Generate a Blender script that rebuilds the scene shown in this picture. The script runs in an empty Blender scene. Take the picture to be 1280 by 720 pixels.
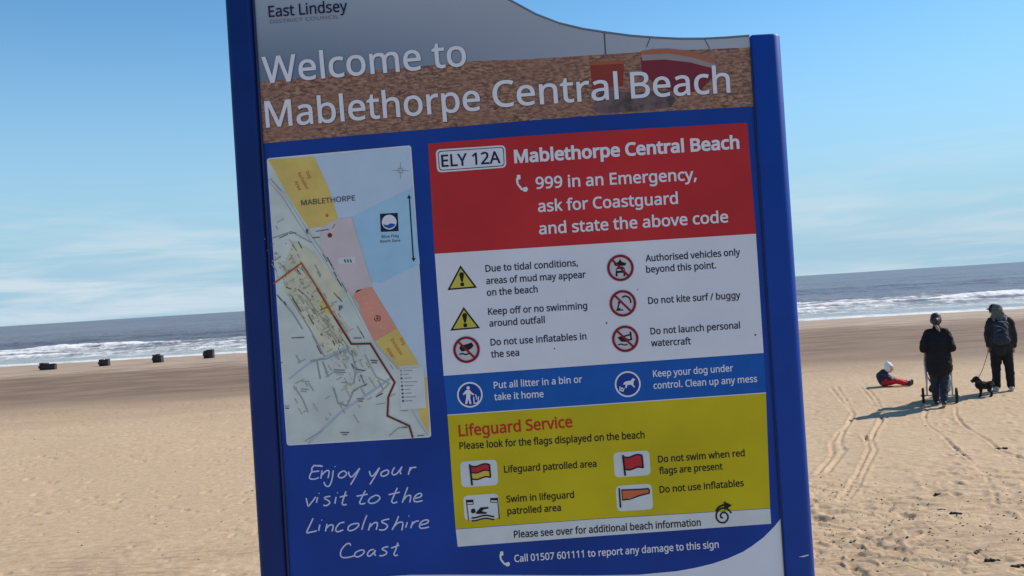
import bpy, bmesh, math, random
import numpy as np
from mathutils import Vector, Matrix
from mathutils.geometry import tessellate_polygon

random.seed(7)
R = math.radians
SC = bpy.context.scene
COL = SC.collection

# ------------------------------------------------------------------ camera
F = 1108.0                      # focal length in photograph pixels (1280 wide)
CAM_H = 2.6
ROLL = math.atan(0.0633)
PITCH = math.atan(7.6 / F)
cam_data = bpy.data.cameras.new("camera")
cam = bpy.data.objects.new("camera", cam_data)
COL.objects.link(cam)
cam_data.sensor_width = 36.0
cam_data.lens = 36.0 * F / 1280.0
cam_data.clip_start = 0.05
cam_data.clip_end = 90000
fwd = Vector((0, math.cos(PITCH), math.sin(PITCH)))
rt0 = Vector((1, 0, 0))
up0 = rt0.cross(fwd)
rt = rt0 * math.cos(ROLL) - up0 * math.sin(ROLL)
up = rt0 * math.sin(ROLL) + up0 * math.cos(ROLL)
cam.matrix_world = Matrix(((rt.x, up.x, -fwd.x, 0), (rt.y, up.y, -fwd.y, 0), (rt.z, up.z, -fwd.z, CAM_H), (0, 0, 0, 1)))
SC.camera = cam
CAMP = Vector((0, 0, CAM_H))

# ------------------------------------------------------------------ sky and sun
SUN_EL, SUN_AZ = 40.0, 69.0      # azimuth clockwise from +Y (the view) towards +X
SC.view_settings.view_transform = 'Standard'
SC.view_settings.look = 'None'
SC.view_settings.gamma = 1
SC.view_settings.exposure = 0.2
world = bpy.data.worlds.new("World"); SC.world = world
world.use_nodes = True
wn = world.node_tree.nodes; wl = world.node_tree.links
bg = wn["Background"]; bg.inputs[1].default_value = 0.115
sky = wn.new("ShaderNodeTexSky"); sky.sky_type = 'NISHITA'; sky.sun_disc = False
sky.sun_elevation = R(SUN_EL); sky.sun_rotation = R(SUN_AZ)
sky.air_density = 1.0; sky.dust_density = 0.0; sky.ozone_density = 1.4; sky.altitude = 0
tc = wn.new("ShaderNodeTexCoord")
sep = wn.new("ShaderNodeSeparateXYZ"); wl.new(tc.outputs["Generated"], sep.inputs[0])
def wmath(op, a, b=None, c=None, clamp=False):
    n = wn.new("ShaderNodeMath"); n.operation = op; n.use_clamp = clamp
    for i, v in enumerate((a, b, c)):
        if v is None: continue
        if isinstance(v, (int, float)): n.inputs[i].default_value = v
        else: wl.new(v, n.inputs[i])
    return n.outputs[0]
az = wmath('ARCTAN2', sep.outputs[0], sep.outputs[1])
el = wmath('ARCSINE', sep.outputs[2])
comb = wn.new("ShaderNodeCombineXYZ")
wl.new(wmath('MULTIPLY', az, 4.5), comb.inputs[0]); wl.new(wmath('MULTIPLY', el, 42.0), comb.inputs[1])
nz = wn.new("ShaderNodeTexNoise"); nz.inputs["Scale"].default_value = 1.0; nz.inputs["Detail"].default_value = 7; nz.inputs["Roughness"].default_value = 0.6
nz.inputs["Distortion"].default_value = 0.4
wl.new(comb.outputs[0], nz.inputs["Vector"])
comb2 = wn.new("ShaderNodeCombineXYZ")
wl.new(wmath('MULTIPLY', az, 1.6), comb2.inputs[0]); wl.new(wmath('MULTIPLY', el, 6.0), comb2.inputs[1])
nz2 = wn.new("ShaderNodeTexNoise"); nz2.inputs["Scale"].default_value = 1.0; nz2.inputs["Detail"].default_value = 3
wl.new(comb2.outputs[0], nz2.inputs["Vector"])
def mapr(v, a, b, c, d, mode='SMOOTHSTEP'):
    n = wn.new("ShaderNodeMapRange"); n.interpolation_type = mode
    wl.new(v, n.inputs[0])
    for i, x in enumerate((a, b, c, d)): n.inputs[1 + i].default_value = x
    return n.outputs[0]
low = mapr(el, 0.02, 0.16, 1.0, 0.0)                    # thin cloud lies low over the sea
cl = wmath('MULTIPLY', mapr(nz.outputs[0], 0.40, 0.66, 0.0, 1.0), mapr(nz2.outputs[0], 0.30, 0.56, 0.15, 1.0))
cl = wmath('MULTIPLY', wmath('MULTIPLY', cl, low), 0.72, clamp=True)
hazeband = mapr(el, 0.0, 0.34, 0.97, 0.0)
hsv = wn.new("ShaderNodeHueSaturation"); hsv.inputs["Saturation"].default_value = 1.12; hsv.inputs["Value"].default_value = 1.12
wl.new(sky.outputs[0], hsv.inputs["Color"])
mixh = wn.new("ShaderNodeMix"); mixh.data_type = 'RGBA'
tint = wn.new("ShaderNodeMix"); tint.data_type = 'RGBA'; tint.blend_type = 'MULTIPLY'; tint.inputs[0].default_value = 1.0
wl.new(hsv.outputs[0], tint.inputs[6]); tint.inputs[7].default_value = (.72, 1.0, 1.07, 1)
wl.new(hazeband, mixh.inputs[0]); wl.new(tint.outputs[2], mixh.inputs[6]); mixh.inputs[7].default_value = (2.75, 4.3, 5.5, 1)
mix = wn.new("ShaderNodeMix"); mix.data_type = 'RGBA'
wl.new(cl, mix.inputs[0]); wl.new(mixh.outputs[2], mix.inputs[6]); mix.inputs[7].default_value = (5.4, 6.0, 6.5, 1)
wl.new(mix.outputs[2], bg.inputs[0])

sun_data = bpy.data.lights.new("sun", 'SUN'); sun_data.energy = 4.7; sun_data.angle = R(0.53); sun_data.color = (1.0, 0.945, 0.86)
sun = bpy.data.objects.new("sun", sun_data); COL.objects.link(sun)
sd = Vector((math.sin(R(SUN_AZ)) * math.cos(R(SUN_EL)), math.cos(R(SUN_AZ)) * math.cos(R(SUN_EL)), math.sin(R(SUN_EL))))
sun.rotation_euler = (-sd).to_track_quat('-Z', 'Y').to_euler(); sun.location = sd * 100

# ------------------------------------------------------------------ helpers
def ray(px, py):
    return fwd * F + rt * (px - 640.0) - up * (py - 360.0)
def ground(px, py, z=0.0):
    d = ray(px, py); return CAMP + d * ((z - CAM_H) / d.z)

def tag(o, label=None, cat=None, group=None, kind=None):
    if label: o["label"] = label
    if cat: o["category"] = cat
    if group: o["group"] = group
    if kind: o["kind"] = kind
    return o
def empty(name, loc=(0, 0, 0), rz=0.0, parent=None):
    o = bpy.data.objects.new(name, None); COL.objects.link(o)
    o.location = loc; o.rotation_euler = (0, 0, rz); o.empty_display_size = 0.1
    if parent: o.parent = parent
    return o
def link(name, me, mats, parent=None, smooth=False):
    o = bpy.data.objects.new(name, me); COL.objects.link(o)
    if mats is not None:
        for m in (mats if isinstance(mats, (list, tuple)) else [mats]): me.materials.append(m)
    if smooth: me.polygons.foreach_set("use_smooth", [True] * len(me.polygons))
    if parent: o.parent = parent
    return o
def bm_obj(name, bm, mats, parent=None, smooth=False):
    me = bpy.data.meshes.new(name); bm.to_mesh(me); bm.free()
    return link(name, me, mats, parent, smooth)

def nodes_of(m):
    m.use_nodes = True; nt = m.node_tree
    return nt, nt.nodes["Principled BSDF"]
def mat(name, col, rough=0.5, var=0.0, scale=20.0, bump=0.0, bscale=60.0, metal=0.0, coat=0.0, col2=None, bdist=0.002, spec=0.5, stretch=None):
    m = bpy.data.materials.new(name); nt, b = nodes_of(m)
    b.inputs["Roughness"].default_value = rough; b.inputs["Metallic"].default_value = metal
    b.inputs["Coat Weight"].default_value = coat; b.inputs["Specular IOR Level"].default_value = spec
    b.inputs["Base Color"].default_value = (*col, 1)
    tcn = nt.nodes.new("ShaderNodeTexCoord"); src = tcn.outputs["Object"]
    if stretch:
        mp = nt.nodes.new("ShaderNodeMapping"); mp.inputs["Scale"].default_value = stretch
        nt.links.new(src, mp.inputs[0]); src = mp.outputs[0]
    if var > 0 or col2:
        n = nt.nodes.new("ShaderNodeTexNoise"); n.inputs["Scale"].default_value = scale; n.inputs["Detail"].default_value = 6
        nt.links.new(src, n.inputs["Vector"])
        mr = nt.nodes.new("ShaderNodeMapRange"); mr.inputs[1].default_value = 0.35; mr.inputs[2].default_value = 0.65
        nt.links.new(n.outputs[0], mr.inputs[0])
        mx = nt.nodes.new("ShaderNodeMix"); mx.data_type = 'RGBA'
        c2 = col2 if col2 else tuple(min(1, c * (1 + var)) for c in col)
        c1 = col if col2 else tuple(c * (1 - var) for c in col)
        mx.inputs[6].default_value = (*c1, 1); mx.inputs[7].default_value = (*c2, 1)
        nt.links.new(mr.outputs[0], mx.inputs[0]); nt.links.new(mx.outputs[2], b.inputs["Base Color"])
    if bump > 0:
        n = nt.nodes.new("ShaderNodeTexNoise"); n.inputs["Scale"].default_value = bscale; n.inputs["Detail"].default_value = 5
        nt.links.new(src, n.inputs["Vector"])
        bn = nt.nodes.new("ShaderNodeBump"); bn.inputs["Strength"].default_value = bump; bn.inputs["Distance"].default_value = bdist
        nt.links.new(n.outputs[0], bn.inputs["Height"]); nt.links.new(bn.outputs[0], b.inputs["Normal"])
    return m

def vnoise(x, y, seed=0):
    xi = np.floor(x).astype(np.int64); yi = np.floor(y).astype(np.int64)
    fx = x - xi; fy = y - yi
    fx = fx * fx * (3 - 2 * fx); fy = fy * fy * (3 - 2 * fy)
    def h(a, b):
        v = (a * 374761393 + b * 668265263 + seed * 1442695041) & 0xFFFFFFFF
        v = ((v ^ (v >> 13)) * 1274126177) & 0xFFFFFFFF
        return ((v ^ (v >> 16)) & 0xFFFF) / 65535.0
    a = h(xi, yi); b = h(xi + 1, yi); c = h(xi, yi + 1); d = h(xi + 1, yi + 1)
    return (a * (1 - fx) + b * fx) * (1 - fy) + (c * (1 - fx) + d * fx) * fy - 0.5
def sstep(a, b, x):
    t = np.clip((x - a) / (b - a), 0, 1); return t * t * (3 - 2 * t)

def grid_mesh(name, X, Y, Z, closed=False):
    nr, nc = X.shape
    me = bpy.data.meshes.new(name)
    co = np.stack([X, Y, Z], -1).reshape(-1, 3).astype(np.float32)
    me.vertices.add(nr * nc); me.vertices.foreach_set("co", co.ravel())
    i = np.arange(nr - 1)[:, None] * nc
    j = np.arange(nc if closed else nc - 1)[None, :]
    j2 = (j + 1) % nc
    q = np.stack([i + j, i + j2, i + nc + j2, i + nc + j], -1).reshape(-1, 4)
    nf = len(q)
    me.loops.add(nf * 4); me.loops.foreach_set("vertex_index", q.ravel().astype(np.int32))
    me.polygons.add(nf); me.polygons.foreach_set("loop_start", (np.arange(nf) * 4).astype(np.int32))
    me.polygons.foreach_set("use_smooth", np.ones(nf, bool))
    me.update(calc_edges=True)
    return me
# ------------------------------------------------------------------ sand
def shore_s(x, y):               # metres seaward of the water's edge
    return y + 0.13 * x - 56.0
def base_height(x, y):
    s = shore_s(x, y)
    z = np.where(s > -12, -0.0125 * np.minimum(s + 12, 60) - 0.03 * np.clip(s - 48, 0, 100), 0.0)
    near = np.hypot(x, y)
    z = z + 0.97 * (1 - sstep(3.0, 7.0, near)) + 0.97 * sstep(-12, -2, -y) * sstep(3, 7, near) * 0   # the raised walkway edge the sign stands on
    return z
WORLD_Z0 = -0.15                 # sea level
# ruts left by the pushchair and feet, placed on the beach
RUTS = []
def rut(pts, w, d, gap=0.0):
    g = [ground(*p) for p in pts]
    RUTS.append(([(p.x, p.y) for p in g], w, d))
z6 = lambda *L: [(950 + x / 3.27, 500 + y / 3.27) for x, y in L]
for L in (z6((285, -52), (330, 0), (380, 50), (365, 95), (320, 125), (290, 170), (298, 205), (270, 245), (228, 292)),
          z6((315, -52), (350, 0), (385, 55), (340, 122), (325, 165), (346, 195), (310, 240), (278, 278)),
          z6((400, -60), (455, 0), (488, 45), (498, 75), (462, 130), (445, 165), (425, 140)), z6((428, 138), (444, 190), (412, 258), (380, 320), (345, 380)),
          z6((425, -60), (475, 0), (505, 55), (470, 120), (458, 160), (474, 195), (430, 268), (400, 330), (362, 392))):
    rut(L, 0.026, 0.017)
rut(z6((690, 30), (670, 60), (685, 95), (740, 130), (800, 190), (858, 232)), .022, .026); rut(z6((858, 232), (925, 300), (960, 380), (965, 420)), .02, .010)
rut(z6((800, 30), (800, 55), (825, 90), (880, 125), (930, 150), (975, 190), (1050, 216), (1120, 240)), .022, .030)
rut([(30, 520), (160, 515), (250, 505), (300, 498)], 0.10, 0.012)
rut([(0, 545), (120, 548), (240, 530), (310, 524)], 0.12, 0.010)
STEPS = []
for k in range(11):              # her footprints
    a = ground(1176 + (k % 2) * 7 + k * 1.6, 514 + k * 6.5 + k * k * 0.35); STEPS.append((a.x, a.y, 0.09, 0.045, 0.022))
for k in range(9):
    a = ground(1252 + (k % 2) * 8 + k * 2.0, 496 + k * 6.5 + k * k * 0.3); STEPS.append((a.x, a.y, 0.09, 0.045, 0.022))
rs = random.Random(5)
for k in range(520):
    r = 7.0 / max(0.12, rs.random()) ** 0.8; t = R(rs.uniform(-36, 36))
    if r < 30 and (rs.random() < .4 or t > 0): STEPS.append((r * math.sin(t), r * math.cos(t), rs.uniform(.03, .08), rs.uniform(.03, .09), rs.uniform(.006, .018)))

GRID = {}
def sand_h(x, y):                # height of the finished sand surface
    r = math.hypot(x, y); a = math.atan2(x, y); rad, ang = GRID["rad"], GRID["ang"]
    i = int(np.clip(np.searchsorted(rad, r) - 1, 0, len(rad) - 2)); j = int(np.clip(np.searchsorted(ang, a) - 1, 0, len(ang) - 2))
    u = (r - rad[i]) / (rad[i + 1] - rad[i]); v = min(1, max(0, (a - ang[j]) / (ang[j + 1] - ang[j]))); Z = GRID["Z"]
    return float((Z[i, j] * (1 - u) + Z[i + 1, j] * u) * (1 - v) + (Z[i, j + 1] * (1 - u) + Z[i + 1, j + 1] * u) * v)
def stand(p, spread=.25):        # lowest sand height under something of that footprint
    return min(sand_h(p.x + dx, p.y + dy) for dx in (-spread, 0, spread) for dy in (-spread, 0, spread))
def make_sand():
    fine = np.radians(np.arange(-37, 37.01, 0.075)); coarse = np.radians(np.arange(47, 323.1, 9))
    ang = np.concatenate([fine, coarse])
    inner = np.array([0.05, 1, 2, 2.6, 3, 3.4, 3.8, 4.2, 4.6, 5, 5.4, 5.8])
    inv = np.linspace(1 / 6.0, 1 / 64.0, 560)
    outer = np.array([66, 70, 80, 95, 120, 160, 220, 350, 600, 1200, 2500, 6000, 15000, 40000])
    rad = np.concatenate([inner, 1 / inv, outer])
    Rr, A = np.meshgrid(rad, ang, indexing='ij')
    X = Rr * np.sin(A); Y = Rr * np.cos(A)
    Z = base_height(X, Y)
    dry = 1 - sstep(24, 33, Y + 0.06 * X)
    low = 1 - sstep(52, 60, Rr)
    und = vnoise(X * .22, Y * .16, 1) * .10 + vnoise(X * .7, Y * .5, 2) * .035
    Z += und * low * (0.35 + 0.65 * dry) * sstep(5, 8, Rr)
    w1 = vnoise(X * 1.3, Y * 1.3, 11)
    fl = vnoise(X * 6, Y * 9, 51); fl2 = vnoise(X * 1.1, Y * 1.6, 52)
    Z -= .022 * sstep(.36, .50, fl + .25 * fl2) * dry
    tramp = np.clip(.55 * sstep(.08, .40, vnoise(X * .45, Y * .33, 3)) + .9 * sstep(2.2, 3.6, X) * (1 - sstep(9.5, 12.5, Y)) + .25 * (1 - sstep(8, 9.5, Y)), 0, 1)
    lump = (vnoise(X * 4.5 + w1, Y * 4.5, 4) * .020 + vnoise(X * 10, Y * 10, 5) * .010 + vnoise(X * 22, Y * 22, 6) * .004)
    Z += lump * dry * (0.05 + 1.0 * tramp) * .85
    # ridged ripples and scuffs
    rid = np.abs(vnoise(X * 1.6 + w1, Y * 3.4, 8))
    Z -= np.clip(.05 - rid, 0, .05) * .16 * dry * tramp
    scuff = sstep(1.6, 2.8, X) * (1 - sstep(10.5, 14.5, Y)) * sstep(-.25, .1, vnoise(X * .9, Y * .7, 61))
    r2 = np.abs(vnoise(X * 3.1 + 2 * w1, Y * 4.2 + w1, 62)); r3 = np.abs(vnoise(X * 7 + w1, Y * 8, 63))
    Z += (np.clip(.10 - r2, 0, .10) * .26 - np.clip(.07 - r3, 0, .07) * .22) * scuff
    Z -= .030 * sstep(.22, .42, vnoise(X * 4.2, Y * 3.6, 64)) * scuff
    for (pts, w, d) in RUTS:
        for (a, b) in zip(pts[:-1], pts[1:]):
            x0, x1 = min(a[0], b[0]) - .4, max(a[0], b[0]) + .4; y0, y1 = min(a[1], b[1]) - .4, max(a[1], b[1]) + .4
            m = (X > x0) & (X < x1) & (Y > y0) & (Y < y1)
            if not m.any(): continue
            xs, ys = X[m], Y[m]; vx, vy = b[0] - a[0], b[1] - a[1]; L2 = vx * vx + vy * vy + 1e-9
            t = np.clip(((xs - a[0]) * vx + (ys - a[1]) * vy) / L2, 0, 1)
            dd = np.hypot(xs - a[0] - t * vx, ys - a[1] - t * vy) + .03 * vnoise(xs * 5, ys * 5, 77); d_ = d; d = d * (.55 + 1.3 * np.clip(vnoise(xs * 2.2, ys * 2.2, 78) + .35, 0, 1))
            Z[m] += -d * 0.75 * np.exp(-(dd / w) ** 2) + d * .30 * np.exp(-((dd - 2.0 * w) / w) ** 2); d = d_
    for (sx, sy, a, b, d) in STEPS:
        m = (np.abs(X - sx) < .35) & (np.abs(Y - sy) < .4)
        if not m.any(): continue
        q = ((X[m] - sx) / b) ** 2 + ((Y[m] - sy) / a) ** 2
        Z[m] += -d * np.exp(-q) + d * .45 * np.exp(-(np.sqrt(q) - 1.7) ** 2 * 3)
    GRID.update(rad=rad, ang=ang, Z=Z)
    me = grid_mesh("sand", X, Y, Z, closed=True)
    m = bpy.data.materials.new("beach_sand"); nt, b = nodes_of(m); N, L = nt.nodes, nt.links
    def mth(op, a, bb=None, c=None, clamp=False):
        n = N.new("ShaderNodeMath"); n.operation = op; n.use_clamp = clamp
        for i, v in enumerate((a, bb, c)):
            if v is None: continue
            if isinstance(v, (int, float)): n.inputs[i].default_value = v
            else: L.new(v, n.inputs[i])
        return n.outputs[0]
    def mr(v, a, bb, c, d):
        n = N.new("ShaderNodeMapRange"); n.interpolation_type = 'SMOOTHSTEP'; L.new(v, n.inputs[0])
        for i, x in enumerate((a, bb, c, d)): n.inputs[1 + i].default_value = x
        return n.outputs[0]
    def noise(scale, detail=4, vec=None, rough=.5):
        n = N.new("ShaderNodeTexNoise"); n.inputs["Scale"].default_value = scale; n.inputs["Detail"].default_value = detail; n.inputs["Roughness"].default_value = rough
        L.new(vec or pos, n.inputs["Vector"]); return n.outputs[0]
    def mixc(f, a, bb):
        n = N.new("ShaderNodeMix"); n.data_type = 'RGBA'
        if isinstance(f, (int, float)): n.inputs[0].default_value = f
        else: L.new(f, n.inputs[0])
        for k, v in ((6, a), (7, bb)):
            if isinstance(v, tuple): n.inputs[k].default_value = (*v, 1)
            else: L.new(v, n.inputs[k])
        return n.outputs[2]
    g = N.new("ShaderNodeNewGeometry"); pos = g.outputs["Position"]
    sp = N.new("ShaderNodeSeparateXYZ"); L.new(pos, sp.inputs[0])
    mp = N.new("ShaderNodeMapping"); mp.inputs["Scale"].default_value = (.06, .22, .2); L.new(pos, mp.inputs[0])
    mp2 = N.new("ShaderNodeMapping"); mp2.inputs["Scale"].default_value = (.35, 1.1, 1); L.new(pos, mp2.inputs[0])
    big = noise(1.0, 5, mp.outputs[0]); mid = noise(1.0, 6, mp2.outputs[0], .6)
    t = mth('ADD', mth('MULTIPLY_ADD', sp.outputs[0], .06, sp.outputs[1]), mth('MULTIPLY', mth('SUBTRACT', mth('ADD', big, mth('MULTIPLY', mid, .5)), .75), 13.0))
    wet1 = mr(t, 20.0, 31.0, 0, 1); wet2 = mr(t, 40.0, 47.0, 0, 1)
    fine = noise(9.0, 8, None, .7); patch = noise(.55, 5)
    dryc = mixc(mr(fine, .35, .68, 0, 1), DRY1, DRY2)
    dryc = mixc(mth('MULTIPLY', mr(patch, .46, .66, 0, 1), .55), dryc, DRY3)
    mp3 = N.new('ShaderNodeMapping'); mp3.inputs['Scale'].default_value = (26, 40, 30); L.new(pos, mp3.inputs[0]); spk = noise(1.0, 3, mp3.outputs[0], .6)
    mp4 = N.new('ShaderNodeMapping'); mp4.inputs['Scale'].default_value = (3.2, 12, 3); L.new(pos, mp4.inputs[0]); strk = noise(1.0, 5, mp4.outputs[0], .65)
    dryc = mixc(mth('MULTIPLY', mr(strk, .55, .70, 0, 1), .45), dryc, (.33, .225, .135))
    dryc = mixc(mth('MULTIPLY', mr(mth('ADD', spk, mth('MULTIPLY', patch, .18)), .735, .79, 0, 1), .75), dryc, (.11, .075, .055))
    near_ = mth('MULTIPLY', mr(sp.outputs[1], 11.5, 9.2, 0, 1), mr(noise(.9, 4, None, .6), .38, .6, 0, 1))
    dryc = mixc(mth('MULTIPLY', near_, mr(strk, .42, .62, .12, .8)), dryc, (.29, .19, .115))
    wetc = mixc(mr(mid, .36, .64, 0, 1), WET1, WET2)
    dampc = mixc(mr(mid, .35, .65, 0, 1), DAMP1, DAMP2)
    c = mixc(wet1, dryc, wetc); c = mixc(wet2, c, dampc)
    L.new(c, b.inputs["Base Color"])
    rg = mth('SUBTRACT', .95, mth('MULTIPLY', wet2, .2)); L.new(rg, b.inputs["Roughness"]); b.inputs["Specular IOR Level"].default_value = .25
    hb = mth('ADD', mth('MULTIPLY', noise(60, 4, None, .6), .25), mth('ADD', mth('MULTIPLY', noise(14, 4, None, .6), .8), mth('MULTIPLY', noise(4.2, 3), 1.1)))
    bn = N.new("ShaderNodeBump"); bn.inputs["Strength"].default_value = .5; bn.inputs["Distance"].default_value = .016
    L.new(hb, bn.inputs["Height"]); L.new(bn.outputs[0], b.inputs["Normal"])
    return tag(link("beach_sand", me, m), kind="structure")
DRY1, DRY2, DRY3 = (.425, .288, .170), (.545, .388, .243), (.465, .322, .195)
WET1, WET2 = (.165, .105, .070), (.235, .155, .10)
DAMP1, DAMP2 = (.32, .225, .150), (.42, .30, .205)
make_sand()

# ------------------------------------------------------------------ sea
def make_sea():
    fine = np.radians(np.arange(-40, 40.01, 0.11)); ang = np.concatenate([np.radians(np.arange(-104, -44, 6)), fine, np.radians(np.arange(46, 105, 6))])
    inv = np.linspace(1 / 45.0, 1 / 420.0, 300)
    rad = np.concatenate([np.array([30., 36, 41]), 1 / inv, np.array([470, 540, 640, 800, 1100, 1600, 2500, 4500, 9000, 20000, 42000])])
    Rr, A = np.meshgrid(rad, ang, indexing='ij')
    X = Rr * np.sin(A); Y = Rr * np.cos(A)
    s = shore_s(X, Y)
    Z = np.full(X.shape, WORLD_Z0)
    warp = vnoise(X * .035, s * .03, 21) * 9 + vnoise(X * .13, s * .08, 22) * 3.0
    for (c0, wd, h, sd2) in ((10.5, 1.5, .16, 31), (17.5, 1.8, .30, 32), (27, 2.2, .42, 33), (38, 2.8, .48, 34), (54, 4, .34, 35), (74, 5, .3, 36), (102, 6, .3, 37)):
        q = s + warp - c0
        amp = sstep(-.32, .18, vnoise(X * .045 + sd2 * 7.3, X * 0 + sd2, sd2))
        front = np.where(q < 0, np.exp(-(q / (wd * .45)) ** 2), np.exp(-(q / (wd * 1.4)) ** 2))
        Z += front * h * amp
    chop = vnoise(X * .5, s * .7, 41) * .16 + vnoise(X * 1.4, s * 1.7, 42) * .09 + vnoise(X * .15, s * .2, 43) * .25
    Z += chop * sstep(6, 22, s) * (1 - sstep(250, 420, Rr))
    Z += vnoise(X * 2.2, s * 2.0, 44) * .10 * sstep(5, 12, s) * (1 - sstep(40, 52, s))
    me = grid_mesh("sea", X, Y, Z)
    m = bpy.data.materials.new("sea_water"); nt, b = nodes_of(m); N, L = nt.nodes, nt.links
    def mth(op, a, bb=None, c=None, clamp=False):
        n = N.new("ShaderNodeMath"); n.operation = op; n.use_clamp = clamp
        for i, v in enumerate((a, bb, c)):
            if v is None: continue
            if isinstance(v, (int, float)): n.inputs[i].default_value = v
            else: L.new(v, n.inputs[i])
        return n.outputs[0]
    def mr(v, a, bb, c, d):
        n = N.new("ShaderNodeMapRange"); n.interpolation_type = 'SMOOTHSTEP'; L.new(v, n.inputs[0])
        for i, x in enumerate((a, bb, c, d)): n.inputs[1 + i].default_value = x
        return n.outputs[0]
    g = N.new("ShaderNodeNewGeometry"); pos = g.outputs["Position"]
    sp = N.new("ShaderNodeSeparateXYZ"); L.new(pos, sp.inputs[0])
    s_ = mth('SUBTRACT', mth('MULTIPLY_ADD', sp.outputs[0], .13, sp.outputs[1]), 56.0)
    cv = N.new("ShaderNodeCombineXYZ"); L.new(sp.outputs[0], cv.inputs[0]); L.new(s_, cv.inputs[1])
    def noise(sx, sy, detail=4, rough=.55, off=0):
        mp = N.new("ShaderNodeMapping"); mp.inputs["Scale"].default_value = (sx, sy, 1); mp.inputs["Location"].default_value = (off, off * 1.7, 0)
        L.new(cv.outputs[0], mp.inputs[0]); n = N.new("ShaderNodeTexNoise"); n.inputs["Scale"].default_value = 1; n.inputs["Detail"].default_value = detail; n.inputs["Roughness"].default_value = rough
        L.new(mp.outputs[0], n.inputs["Vector"]); return n.outputs[0]
    def mixc(f, a, bb):
        n = N.new("ShaderNodeMix"); n.data_type = 'RGBA'; L.new(f, n.inputs[0])
        for k, v in ((6, a), (7, bb)):
            if isinstance(v, tuple): n.inputs[k].default_value = (*v, 1)
            else: L.new(v, n.inputs[k])
        return n.outputs[2]
    big = noise(.035, .09, 4); mid = noise(.22, .33, 6, .65, 3.1); fin = noise(1.3, 1.1, 5, .7, 7.7)
    sw = mth('ADD', s_, mth('MULTIPLY', mth('SUBTRACT', big, .5), 26.0))
    band = mth('MULTIPLY', mr(sw, 4.0, 10.0, 0, 1), mr(sw, 32.0, 50.0, 1, 0))
    hgt = mr(sp.outputs[2], WORLD_Z0 + .02, WORLD_Z0 + .42, 0.0, .34)
    f = mth('ADD', mth('ADD', mth('MULTIPLY', mid, .55), mth('MULTIPLY', fin, .45)), mth('ADD', hgt, mth('MULTIPLY', mth('SUBTRACT', band, 1.0), .42)))
    foam = mr(f, .44, .66, 0, 1)
    # swash: thin broken white line at the water's edge
    e = mth('ADD', s_, mth('MULTIPLY', mth('SUBTRACT', noise(.12, .02, 4, .6, 5.0), .5), 5.0))
    edge = mth('MULTIPLY', mth('MULTIPLY', mr(e, -.6, .4, 0, 1), mr(e, 2.0, 3.6, 1, 0)), mr(fin, .30, .55, .35, 1))
    foam = mth('MAXIMUM', foam, mth('MULTIPLY', edge, .85))
    shallow = mr(s_, 4, 30, 1, 0)
    far = mr(noise(.012, .03, 4, .6, 9.0), .4, .62, 0, 1)
    deep = mixc(far, SEA1, SEA2)
    wc = mixc(shallow, deep, SEA3)
    L.new(mixc(foam, wc, (.72, .70, .67)), b.inputs["Base Color"])
    L.new(mr(foam, 0, 1, .30, .85), b.inputs["Roughness"]); b.inputs["IOR"].default_value = 1.33
    b.inputs["Specular IOR Level"].default_value = SEASPEC
    bh = mth('ADD', mth('MULTIPLY', noise(.9, .7, 5, .6, 2.0), 1.0), mth('MULTIPLY', noise(.16, .1, 3, .6, 4.0), 2.5))
    bn = N.new("ShaderNodeBump"); bn.inputs["Strength"].default_value = .8; bn.inputs["Distance"].default_value = .35
    L.new(bh, bn.inputs["Height"]); L.new(bn.outputs[0], b.inputs["Normal"])
    return tag(link("sea_water", me, m), kind="structure")
SEA1, SEA2, SEA3 = (.115, .088, .090), (.17, .135, .130), (.36, .34, .30)
SEASPEC = .28
make_sea()

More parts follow.
